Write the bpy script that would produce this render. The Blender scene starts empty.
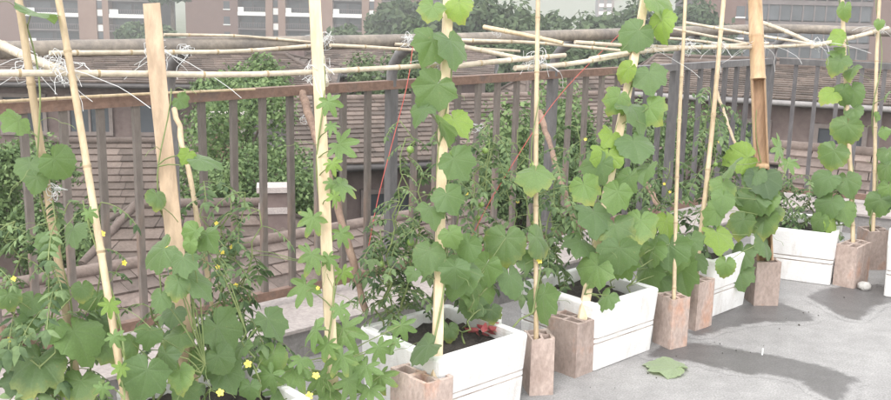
import bpy, math, random
from mathutils import Vector, Matrix, Quaternion
random.seed(11)
R = math.radians
scene = bpy.context.scene
COL = scene.collection

# ------------------------------------------------------------------ camera
PITCH, ROLL = R(12.1), R(1.26)
fw = Vector((0, math.cos(PITCH), -math.sin(PITCH)))
rt = Vector((1, 0, 0)); up = Vector((0, math.sin(PITCH), math.cos(PITCH)))
cr = rt*math.cos(ROLL) + up*math.sin(ROLL)
cu = up*math.cos(ROLL) - rt*math.sin(ROLL)
cam = bpy.data.cameras.new('camera'); camo = bpy.data.objects.new('camera', cam); COL.objects.link(camo)
cam.sensor_width = 36; cam.lens = 40.0; cam.clip_end = 5000; cam.clip_start = .05
camo.matrix_world = Matrix(((cr.x, cu.x, -fw.x, 0), (cr.y, cu.y, -fw.y, 0), (cr.z, cu.z, -fw.z, 1.6), (0, 0, 0, 1)))
scene.camera = camo

# ------------------------------------------------------------------ overcast sky and soft sun
SUN_EL, SUN_AZ = R(58), R(205)      # azimuth clockwise from +Y
w = bpy.data.worlds.new('World'); scene.world = w; w.use_nodes = True
nt = w.node_tree; nt.nodes.clear()
o_ = nt.nodes.new('ShaderNodeOutputWorld'); b_ = nt.nodes.new('ShaderNodeBackground')
sk = nt.nodes.new('ShaderNodeTexSky'); sk.sky_type = 'NISHITA'; sk.sun_disc = False
sk.sun_elevation = SUN_EL; sk.sun_rotation = SUN_AZ; sk.air_density = 3.5; sk.dust_density = .6; sk.ozone_density = 1.0
hs = nt.nodes.new('ShaderNodeHueSaturation'); hs.inputs['Saturation'].default_value = .1
nt.links.new(sk.outputs[0], hs.inputs['Color']); nt.links.new(hs.outputs[0], b_.inputs[0]); nt.links.new(b_.outputs[0], o_.inputs[0])
b_.inputs[1].default_value = .15
sl = bpy.data.lights.new('sun', 'SUN'); sl.energy = .7; sl.angle = R(25); sl.color = (1, .965, .92)
so = bpy.data.objects.new('sun', sl); COL.objects.link(so)
sd = Vector((math.sin(SUN_AZ)*math.cos(SUN_EL), math.cos(SUN_AZ)*math.cos(SUN_EL), math.sin(SUN_EL)))
so.rotation_euler = sd.to_track_quat('Z', 'Y').to_euler(); so.location = (0, 0, 20)
vs = scene.view_settings; vs.view_transform = 'Standard'; vs.look = 'None'; vs.gamma = 1; vs.use_curve_mapping = False
vs.exposure = 1.5
scene.render.engine = 'CYCLES'

# ------------------------------------------------------------------ helpers
class MB:
    def __init__(s): s.v = []; s.f = []; s.m = []; s.sm = []
    def add(s, vs_, fs_, mi=0, smooth=False):
        n = len(s.v); s.v += [tuple(x) for x in vs_]
        for f in fs_: s.f.append(tuple(i+n for i in f)); s.m.append(mi); s.sm.append(smooth)
    def box(s, c, h, M=None, mi=0, jit=0):
        vs_ = []
        for x in (-1, 1):
            for y in (-1, 1):
                for z in (-1, 1):
                    p = Vector((x*h[0], y*h[1], z*h[2]))
                    if jit: p += Vector([random.uniform(-jit, jit) for _ in range(3)])
                    if M: p = M @ p
                    vs_.append(p+Vector(c))
        s.add(vs_, [(0,1,3,2),(4,6,7,5),(0,4,5,1),(2,3,7,6),(0,2,6,4),(1,5,7,3)], mi)
    def tube(s, pts, rad, n=8, mi=0, cap=True, smooth=True):
        pts = [Vector(p) for p in pts]
        if not hasattr(rad, '__len__'): rad = [rad]*len(pts)
        t = (pts[1]-pts[0]).normalized(); a = t.orthogonal().normalized(); vs_ = []
        for i, p in enumerate(pts):
            t = (pts[min(i+1, len(pts)-1)]-pts[max(i-1, 0)]).normalized()
            a = (a - t*a.dot(t)).normalized(); b = t.cross(a)
            for k in range(n):
                an = 2*math.pi*k/n; vs_.append(p+(a*math.cos(an)+b*math.sin(an))*rad[i])
        fs_ = []
        for i in range(len(pts)-1):
            for k in range(n):
                fs_.append((i*n+k, i*n+(k+1) % n, (i+1)*n+(k+1) % n, (i+1)*n+k))
        s.add(vs_, fs_, mi, smooth)
        if cap: s.add(vs_[:n], [tuple(range(n))[::-1]], mi); s.add(vs_[-n:], [tuple(range(n))], mi)
    def prism(s, poly, z0, z1, mi=0):
        n = len(poly)
        vs_ = [(x, y, z0) for x, y in poly]+[(x, y, z1) for x, y in poly]
        s.add(vs_, [tuple(range(n))[::-1], tuple(range(n, 2*n))]+[(i, (i+1) % n, (i+1) % n+n, i+n) for i in range(n)], mi)
    def mesh(s, name, mats):
        me = bpy.data.meshes.new(name); me.from_pydata(s.v, [], s.f)
        me.polygons.foreach_set('material_index', s.m); me.polygons.foreach_set('use_smooth', s.sm)
        for m in (mats if isinstance(mats, (list, tuple)) else [mats]): me.materials.append(m)
        me.update(); return me
    def build(s, name, mats, parent=None, **kw): return link(name, s.mesh(name, mats), parent, **kw)

def link(name, data, parent=None, label=None, cat=None, group=None, kind=None, loc=None):
    o = bpy.data.objects.new(name, data); COL.objects.link(o)
    if parent:
        o.parent = parent; o.matrix_parent_inverse = parent.matrix_basis.inverted()
    if loc is not None: o.location = loc
    tag(o, label, cat, group, kind); return o
def tag(o, label=None, cat=None, group=None, kind=None):
    if label: o['label'] = label
    if cat: o['category'] = cat
    if group: o['group'] = group
    if kind: o['kind'] = kind
def thing(name, loc, label, cat, group=None): return link(name, None, None, label, cat, group, None, loc)
# note: parts are built in world coordinates; link() cancels the thing's own offset

def nodes(name):
    m = bpy.data.materials.new(name); m.use_nodes = True; t = m.node_tree; t.nodes.clear()
    out = t.nodes.new('ShaderNodeOutputMaterial'); p = t.nodes.new('ShaderNodeBsdfPrincipled')
    t.links.new(p.outputs[0], out.inputs[0]); return m, t, p, out
def N(t, kind, **kw):
    n = t.nodes.new('ShaderNode'+kind)
    for k, v in kw.items():
        if k in n.inputs: n.inputs[k].default_value = v
        else: setattr(n, k, v)
    return n
def noise(t, co, scale, detail=4, rough=.6, stretch=None):
    if stretch:
        mp = N(t, 'Mapping'); mp.inputs['Scale'].default_value = stretch; t.links.new(co, mp.inputs[0]); co = mp.outputs[0]
    n = N(t, 'TexNoise', Scale=scale, Detail=detail, Roughness=rough); t.links.new(co, n.inputs['Vector']); return n.outputs['Fac']
def ramp(t, fac, stops):
    r = N(t, 'ValToRGB'); e = r.color_ramp.elements
    while len(e) < len(stops): e.new(.5)
    for el, (p, c) in zip(e, stops): el.position = p; el.color = (*c, 1) if len(c) == 3 else c
    t.links.new(fac, r.inputs[0]); return r.outputs[0]
def mixc(t, fac, a, b, mode='MIX'):
    n = N(t, 'Mix', data_type='RGBA', blend_type=mode)
    for sock, v in ((n.inputs[0], fac), (n.inputs[6], a), (n.inputs[7], b)):
        if hasattr(v, 'is_output'): t.links.new(v, sock)
        elif isinstance(v, (int, float)): sock.default_value = v
        else: sock.default_value = (*v, 1)
    return n.outputs[2]
def bump(t, p, h, strength, dist=.01):
    b = N(t, 'Bump', Strength=strength, Distance=dist); t.links.new(h, b.inputs['Height']); t.links.new(b.outputs[0], p.inputs['Normal'])
def pm(name, c1, c2, scale=8, rough=.7, bmp=.3, stretch=None, vary=0.0, island=False, fine=0, dist=.01, c3=None, metallic=0):
    """noise between two or three colours, optional variation from piece to piece"""
    m, t, p, out = nodes(name); co = N(t, 'TexCoord').outputs['Object']
    f = noise(t, co, scale, 5, .62, stretch)
    stops = [(.3, c1), (.7, c2)] if c3 is None else [(.3, c1), (.55, c2), (.74, c3)]
    c = ramp(t, f, stops)
    if fine:
        f2 = noise(t, co, fine, 3, .6, stretch); c = mixc(t, .35, c, ramp(t, f2, [(.3, (.25,)*3), (.7, (.75,)*3)]), 'OVERLAY')
    if vary:
        r = N(t, 'NewGeometry').outputs['Random Per Island'] if island else N(t, 'ObjectInfo').outputs['Random']
        h = N(t, 'HueSaturation'); t.links.new(c, h.inputs['Color'])
        mr = N(t, 'MapRange'); mr.inputs[3].default_value = 1-vary; mr.inputs[4].default_value = 1+vary
        t.links.new(r, mr.inputs[0]); t.links.new(mr.outputs[0], h.inputs['Value']); c = h.outputs[0]
    t.links.new(c, p.inputs['Base Color']); p.inputs['Roughness'].default_value = rough; p.inputs['Metallic'].default_value = metallic
    if bmp:
        fb = noise(t, co, fine or scale*4, 4, .65, stretch); bump(t, p, fb, bmp, dist)
    return m

def leaf_mat(name, dark, light, tip, vein=(.2, .27, .14)):
    m, t, p, out = nodes(name); co = N(t, 'TexCoord').outputs['Object']
    sx = N(t, 'SeparateXYZ'); t.links.new(co, sx.inputs[0])
    def M(op, a, b=None):
        n = N(t, 'Math', operation=op)
        for i, v in enumerate((a, b)):
            if v is None: continue
            if isinstance(v, (int, float)): n.inputs[i].default_value = v
            else: t.links.new(v, n.inputs[i])
        return n.outputs[0]
    ang = M('ABSOLUTE', M('ARCTAN2', sx.outputs[0], sx.outputs[1]))
    rr = M('SQRT', M('ADD', M('MULTIPLY', sx.outputs[0], sx.outputs[0]), M('MULTIPLY', sx.outputs[1], sx.outputs[1])))
    d = None
    for v in (0, .82, 1.68, 2.4):
        q_ = M('MULTIPLY', M('ABSOLUTE', M('SUBTRACT', ang, v)), rr); d = q_ if d is None else M('MINIMUM', d, q_)
    vm = ramp(t, d, [(.004, (1, 1, 1)), (.022, (0, 0, 0))])
    f = noise(t, co, 5, 4, .6); fine = noise(t, co, 34, 2, .5)
    rnd = N(t, 'ObjectInfo').outputs['Random']
    base = mixc(t, f, dark, light); base = mixc(t, rnd, base, tip, 'MIX')
    base2 = mixc(t, .75, base, mixc(t, f, dark, light))
    c = mixc(t, M('MULTIPLY', vm, .2), base2, vein)
    big = noise(t, co, 3.1, 3, .6); dry = M('MULTIPLY', M('GREATER_THAN', rnd, .74), M('MULTIPLY', M('SUBTRACT', M('ADD', rr, M('MULTIPLY', big, .55)), .66), 3.2)); dry = M('MINIMUM', M('MAXIMUM', dry, 0.0), .8)
    c = mixc(t, dry, c, (.30, .30, .07))
    spot = M('MULTIPLY', M('GREATER_THAN', noise(t, co, 16, 2, .5), .70), M('GREATER_THAN', rnd, .3)); c = mixc(t, M('MULTIPLY', spot, .5), c, (.26, .22, .09))
    c = mixc(t, .25, c, ramp(t, fine, [(.35, (.3,)*3), (.65, (.7,)*3)]), 'OVERLAY')
    t.links.new(c, p.inputs['Base Color']); p.inputs['Roughness'].default_value = .5; p.inputs['Specular IOR Level'].default_value = .5; p.inputs['Sheen Weight'].default_value = .2; p.inputs['Sheen Roughness'].default_value = .6
    bump(t, p, M('SUBTRACT', M('MULTIPLY', fine, .5), M('MULTIPLY', vm, .35)), .3, .01)
    tr = N(t, 'BsdfTranslucent'); tc = mixc(t, .55, c, (.26, .42, .06)); t.links.new(tc, tr.inputs[0])
    mx = N(t, 'MixShader'); mx.inputs[0].default_value = .42
    t.links.new(p.outputs[0], mx.inputs[1]); t.links.new(tr.outputs[0], mx.inputs[2]); t.links.new(mx.outputs[0], out.inputs[0])
    return m
def foliage_mat(name, c1, c2, scale=1.5):
    m, t, p, out = nodes(name); co = N(t, 'TexCoord').outputs['Object']
    f = noise(t, co, scale, 3); r = N(t, 'NewGeometry').outputs['Random Per Island']
    a = N(t, 'Math', operation='ADD'); t.links.new(f, a.inputs[0])
    s2 = N(t, 'Math', operation='MULTIPLY_ADD'); s2.inputs[1].default_value = .6; s2.inputs[2].default_value = -.3
    t.links.new(r, s2.inputs[0]); t.links.new(s2.outputs[0], a.inputs[1])
    c = ramp(t, a.outputs[0], [(.25, c1), (.75, c2)]); t.links.new(c, p.inputs['Base Color']); p.inputs['Roughness'].default_value = .6
    p.inputs['Specular IOR Level'].default_value = .25
    tr = N(t, 'BsdfTranslucent'); t.links.new(c, tr.inputs[0]); mx = N(t, 'MixShader'); mx.inputs[0].default_value = .3
    t.links.new(p.outputs[0], mx.inputs[1]); t.links.new(tr.outputs[0], mx.inputs[2]); t.links.new(mx.outputs[0], out.inputs[0])
    return m

MT = {}
MT['metal'] = pm('grey_painted_steel', (.115, .097, .09), (.16, .135, .122), 7, .6, .25, (1, 1, .3), .18, fine=60, c3=(.20, .125, .092))
MT['post'] = pm('blue_grey_post_paint', (.105, .10, .105), (.16, .152, .155), 8, .6, .2, (1, 1, .3), .1, fine=50)
MT['bal_grey'] = pm('dark_grey_baluster_paint', (.085, .08, .085), (.125, .115, .12), 9, .6, .2, (1, 1, .3), .15, fine=50)
MT['rust'] = pm('rusty_rail_paint', (.15, .095, .075), (.21, .13, .10), 10, .75, .3, None, .1, fine=50, c3=(.12, .10, .095))
MT['pipe'] = pm('dusty_pipe', (.15, .132, .122), (.26, .22, .18), 5, .6, .2, None, 0, fine=40)
def foam_mat():
    m, t, p, out = nodes('white_foam'); co = N(t, 'TexCoord').outputs['Object']
    a = noise(t, co, 5, 5, .65); b = noise(t, co, 14, 6, .7, (1, 1, .25)); c = noise(t, co, 38, 3, .6)
    col = ramp(t, a, [(.3, (.66, .65, .65)), (.65, (.77, .76, .76))])
    col = mixc(t, ramp(t, b, [(.50, (0, 0, 0)), (.74, (.65,)*3)]), col, (.47, .425, .39))
    col = mixc(t, ramp(t, c, [(.63, (0, 0, 0)), (.80, (.45,)*3)]), col, (.44, .40, .37))
    t.links.new(col, p.inputs['Base Color']); p.inputs['Roughness'].default_value = .6
    v = N(t, 'TexVoronoi', Scale=170); t.links.new(co, v.inputs['Vector']); ad = N(t, 'Math', operation='ADD'); t.links.new(v.outputs['Distance'], ad.inputs[0]); t.links.new(c, ad.inputs[1]); bump(t, p, ad.outputs[0], .35, .003)
    return m
MT['foam'] = foam_mat()
MT['groove'] = pm('dirty_groove', (.26, .21, .18), (.55, .49, .45), 14, .8, .2)
MT['soil'] = pm('dark_soil', (.03, .025, .022), (.085, .07, .06), 25, .95, .9, None, 0, fine=90, dist=.02)
MT['brick'] = pm('weathered_hollow_brick', (.29, .22, .19), (.41, .325, .29), 6, .9, .5, (1, 1, .6), .2, fine=70, dist=.004, c3=(.47, .25, .165))
MT['bamboo'] = pm('dry_bamboo', (.36, .265, .16), (.55, .44, .30), 6, .5, .2, (1, 1, .25), .12, fine=55)
MT['bamboo_pale'] = pm('pale_dry_bamboo', (.36, .30, .23), (.60, .52, .415), 5, .5, .2, None, .10, fine=45)
MT['bamboo_big'] = pm('thick_bamboo', (.36, .225, .12), (.54, .385, .235), 9, .45, .2, (1, 1, .12), 0, fine=60)
MT['bamboo_in'] = pm('bamboo_split_inside', (.21, .125, .075), (.35, .225, .14), 10, .8, .3, (1, 1, .12), 0, fine=60)
MT['node'] = pm('bamboo_node_scar', (.29, .215, .13), (.45, .35, .225), 30, .8, .3)
MT['board'] = pm('weathered_board', (.34, .24, .16), (.49, .37, .265), 12, .75, .3, (1, 1, .08), 0, fine=50)
MT['strip'] = pm('pale_pine_strip', (.52, .405, .265), (.66, .54, .375), 10, .6, .15, (1, 1, .08), .06, fine=45)
MT['bark'] = pm('branch_bark', (.20, .13, .10), (.36, .25, .19), 18, .9, .8, (1, 1, .4), .1, fine=60)
MT['string'] = pm('white_plastic_string', (.52, .52, .53), (.70, .70, .70), 20, .5, 0)
MT['redstring'] = pm('red_string', (.36, .06, .05), (.48, .10, .08), 20, .7, 0)
MT['stem'] = pm('green_stem', (.12, .17, .06), (.22, .26, .10), 14, .6, .2, None, .1)
MT['drystem'] = pm('dry_stem', (.26, .20, .11), (.36, .28, .16), 14, .7, .2, None, .1)
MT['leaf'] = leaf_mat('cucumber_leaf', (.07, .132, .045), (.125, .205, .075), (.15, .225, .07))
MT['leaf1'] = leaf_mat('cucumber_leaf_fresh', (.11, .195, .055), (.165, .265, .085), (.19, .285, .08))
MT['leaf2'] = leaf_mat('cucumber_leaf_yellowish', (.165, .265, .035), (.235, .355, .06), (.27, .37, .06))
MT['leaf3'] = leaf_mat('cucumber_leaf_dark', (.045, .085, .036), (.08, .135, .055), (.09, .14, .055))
MT['melon'] = leaf_mat('bitter_melon_leaf', (.12, .21, .06), (.18, .285, .10), (.205, .31, .10), (.25, .34, .17))
MT['melon2'] = leaf_mat('bitter_melon_leaf_young', (.17, .28, .05), (.23, .36, .08), (.26, .37, .08), (.3, .38, .16))
MT['tomato'] = foliage_mat('tomato_foliage', (.07, .115, .055), (.20, .28, .13), 12)
MT['pale_leaf'] = leaf_mat('wilted_leaf', (.28, .36, .20), (.35, .42, .26), (.36, .41, .26), (.42, .47, .32))
MT['petal'] = pm('yellow_petal', (.70, .55, .06), (.80, .66, .14), 30, .5, 0)
MT['fruit'] = pm('green_tomato_skin', (.16, .26, .06), (.25, .36, .10), 12, .3, 0)
MT['red'] = pm('red_petal', (.36, .07, .08), (.46, .14, .14), 30, .6, 0)
MT['pvc'] = pm('grey_plastic_tube', (.66, .66, .66), (.74, .74, .74), 20, .4, 0)
MT['stone'] = pm('pale_stone', (.34, .33, .32), (.52, .50, .48), 25, .9, .6)
MT['shingle'] = pm('roof_shingle', (.075, .056, .047), (.15, .115, .098), 1.3, .9, .35, None, .36, True, fine=30)
MT['tile'] = pm('roof_tile', (.095, .07, .06), (.175, .135, .118), 3, .9, .35, None, .32, False, fine=30)
MT['fascia'] = pm('dark_fascia', (.055, .05, .05), (.085, .075, .075), 5, .7, .1)
MT['white_trim'] = pm('white_trim', (.62, .61, .60), (.72, .71, .70), 6, .7, .1)
MT['frame'] = pm('brown_window_frame', (.16, .13, .12), (.22, .18, .17), 6, .7, .1)
MT['stucco'] = pm('house_stucco', (.13, .095, .09), (.19, .145, .135), 5, .9, .2)
MT['cladding'] = pm('brown_pink_cladding', (.125, .072, .06), (.155, .092, .078), .4, .85, .05, None, .05)
MT['cladding2'] = pm('brown_pier_cladding', (.19, .115, .09), (.225, .145, .115), .4, .85, .05)
MT['glass'] = pm('dark_window_glass', (.05, .055, .065), (.085, .09, .10), .5, .15, 0, None, .4)
MT['recess'] = pm('balcony_recess', (.07, .06, .062), (.10, .086, .09), .5, .9, 0, None, .15)
MT['rail_dark'] = pm('balcony_railing', (.11, .09, .09), (.15, .12, .12), 1, .6, 0)
MT['bark_tree'] = pm('tree_bark', (.07, .055, .045), (.13, .10, .08), 6, .9, .5)
MT['bush'] = foliage_mat('bright_bush', (.075, .125, .05), (.20, .28, .115), 1.2)
MT['tree'] = foliage_mat('mid_tree', (.07, .105, .055), (.16, .21, .10), .8)
MT['fartree'] = foliage_mat('far_tree', (.045, .075, .035), (.10, .14, .065), .35)
MT['grass'] = pm('distant_ground', (.07, .09, .045), (.13, .13, .09), .15, .95, .1)

def concrete(name, wet=False):
    m, t, p, out = nodes(name); co = N(t, 'TexCoord').outputs['Object']
    a = noise(t, co, 1.1, 6, .6); b = noise(t, co, 9, 5, .65); c = noise(t, co, 130, 2, .6)
    col = ramp(t, a, [(.3, (.215, .206, .206)), (.7, (.315, .305, .302))])
    col = mixc(t, .5, col, ramp(t, b, [(.3, (.36,)*3), (.7, (.62,)*3)]), 'OVERLAY')
    col = mixc(t, .30, col, ramp(t, c, [(.35, (.2,)*3), (.65, (.8,)*3)]), 'OVERLAY')
    dirt = noise(t, co, 23, 6, .75); col = mixc(t, ramp(t, dirt, [(.60, (0, 0, 0)), (.72, (.5,)*3)]), col, (.15, .135, .125))
    p.inputs['Roughness'].default_value = .9
    if wet:
        at_ = N(t, 'Attribute', attribute_name='damp'); w1 = noise(t, co, 14, 5, .7); ma = N(t, 'Math', operation='MULTIPLY_ADD'); t.links.new(w1, ma.inputs[0]); ma.inputs[1].default_value = .10; ma.inputs[2].default_value = -.05
        ad = N(t, 'Math', operation='ADD'); t.links.new(at_.outputs['Fac'], ad.inputs[0]); t.links.new(ma.outputs[0], ad.inputs[1])
        mr = N(t, 'MapRange', interpolation_type='SMOOTHSTEP'); mr.inputs[1].default_value = -.03; mr.inputs[2].default_value = .008; t.links.new(ad.outputs[0], mr.inputs[0])
        col = mixc(t, mr.outputs[0], col, mixc(t, 1.0, col, (.42, .41, .415), 'MULTIPLY'))
        r2 = N(t, 'MapRange'); r2.inputs[3].default_value = .9; r2.inputs[4].default_value = .45; t.links.new(mr.outputs[0], r2.inputs[0]); t.links.new(r2.outputs[0], p.inputs['Roughness'])
    t.links.new(col, p.inputs['Base Color'])
    ad = N(t, 'Math', operation='ADD'); t.links.new(b, ad.inputs[0]); t.links.new(c, ad.inputs[1]); bump(t, p, ad.outputs[0], .4, .004)
    return m
MT['floor'] = concrete('terrace_concrete'); MT['wet'] = concrete('wet_concrete', True)
MT['kerb'] = pm('kerb_concrete', (.20, .19, .19), (.29, .27, .265), 5, .9, .3, None, 0, fine=60)
MT['kerbtop'] = pm('kerb_top_render', (.33, .29, .28), (.42, .37, .355), 5, .9, .3, None, 0, fine=60)

# ---- measured positions (metres): stakes, poles, leaves (x,y,z,width,turn,shade), flowers, ties
STAKES={'S1':((-1.085, 2.823, 0.0),(-1.322, 3.017, 2.0)),
'S2':((-0.801, 2.508, 0.0),(-1.252, 3.076, 2.0)),
'S3':((-0.756, 2.818, 0.2),(-0.929, 3.144, 1.531)),
'S4':((-0.365, 3.198, 0.0),(-0.507, 3.662, 2.0)),
'S5':((-0.02, 3.339, 0.185),(-0.003, 4.158, 2.0)),
'S6':((0.376, 3.754, 0.185),(0.369, 4.476, 2.0)),
'S7':((0.583, 3.996, 0.185),(1.036, 5.063, 2.0)),
'S8':((1.047, 4.319, 0.185),(1.19, 5.18, 2.0)),
'S9':((1.236, 4.669, 0.185),(1.473, 5.381, 2.0)),
'S10':((1.678, 5.004, 0.241),(1.615, 5.534, 2.0)),
'S11':((2.331, 5.473, 0.185),(2.311, 6.108, 2.0)),
'S12':((2.554, 5.752, 0.185),(2.68, 6.385, 2.0))}
POLES={'H1':([(-1.318, 2.764, 1.34), (-0.98, 3.058, 1.321), (-0.693, 3.305, 1.303), (-0.357, 3.611, 1.301), (0.026, 3.932, 1.307)],0.0105),
'H1c':([(-0.09, 3.84, 1.288), (0.169, 4.062, 1.308), (0.511, 4.386, 1.322)],0.0115),
'H1d':([(0.278, 4.161, 1.278), (0.56, 4.418, 1.286), (0.991, 4.81, 1.334)],0.0115),
'H1e':([(0.635, 4.486, 1.301), (0.93, 4.741, 1.327), (1.744, 5.482, 1.342)],0.0105),
'H1f':([(0.567, 4.505, 1.374), (0.909, 4.762, 1.349), (1.35, 5.136, 1.33)],0.009),
'H2':([(-1.269, 3.173, 1.37), (-1.034, 3.454, 1.36), (-0.784, 3.749, 1.351), (-0.546, 4.169, 1.355)],0.0085),
'H2b':([(-0.503, 4.235, 1.352), (-0.345, 4.378, 1.339), (-0.15, 4.557, 1.319)],0.008),
'H3':([(-1.095, 3.845, 1.401), (-0.847, 4.057, 1.391), (-0.584, 4.269, 1.361)],0.006),
'H4':([(-1.559, 3.382, 1.397), (-1.316, 3.13, 1.356), (-1.1, 2.934, 1.321)],0.016),
'H5':([(-1.645, 3.507, 1.166), (-1.274, 3.844, 1.165), (-0.828, 4.25, 1.157)],0.006),
'C1':([(0.166, 4.817, 1.42), (0.332, 4.697, 1.396), (0.524, 4.601, 1.363)],0.0115),
'C2':([(0.028, 4.65, 1.364), (0.436, 4.791, 1.351), (0.94, 4.791, 1.315)],0.0085),
'C3':([(0.029, 4.759, 1.335), (0.188, 4.567, 1.317), (0.338, 4.243, 1.307)],0.0115),
'R1':([(2.039, 6.656, 1.429), (2.109, 6.314, 1.38), (2.12, 5.756, 1.319)],0.014),
'R2':([(1.412, 6.085, 1.428), (1.768, 6.004, 1.374), (2.134, 5.796, 1.322)],0.009),
'R3':([(1.329, 5.942, 1.39), (1.496, 5.756, 1.362), (1.627, 5.415, 1.338)],0.008),
'R4':([(1.201, 4.988, 1.337), (1.669, 5.372, 1.325), (2.163, 5.781, 1.33)],0.01),
'R5':([(2.054, 5.669, 1.322), (2.383, 5.969, 1.359), (2.736, 6.276, 1.414)],0.0135),
'X1':([(-0.247, 4.576, 1.343), (0.005, 4.67, 1.33), (0.34, 4.772, 1.312)],0.0075),
'X2':([(1.104, 5.805, 1.351), (1.352, 5.625, 1.343), (1.581, 5.346, 1.325)],0.008),
'X3':([(-0.561, 4.29, 1.352), (-0.5, 3.94, 1.31), (-0.444, 3.612, 1.248)],0.013),
'B1':([(-0.65, 4.412, 1.132), (-0.559, 4.157, 0.978), (-0.423, 3.875, 0.698), (-0.305, 3.739, 0.338)],0.017),
'B2':([(0.492, 5.248, 0.965), (0.55, 4.896, 0.742), (0.603, 4.471, 0.536)],0.015),
'B3':([(1.1, 5.531, 0.602), (1.169, 5.324, 0.457), (1.162, 4.912, 0.364)],0.016),
'B4':([(1.718, 6.364, 1.009), (1.659, 5.769, 0.82), (1.61, 5.319, 0.691)],0.009),
'B5':([(-0.97, 3.512, 1.16), (-0.872, 3.331, 0.901), (-0.775, 3.216, 0.445)],0.01),
'B6':([(-1.38, 2.802, 0.587), (-1.314, 2.861, 0.526), (-1.255, 2.915, 0.458)],0.03),
'RS1':([(-0.162, 4.518, 1.344), (-0.185, 4.362, 1.156), (-0.272, 4.013, 0.776), (-0.297, 3.719, 0.597)],0.002),
'RS2':([(1.041, 5.68, 1.445), (0.572, 5.051, 1.078), (0.238, 4.274, 0.757), (0.104, 3.949, 0.587)],0.002)}
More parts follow.
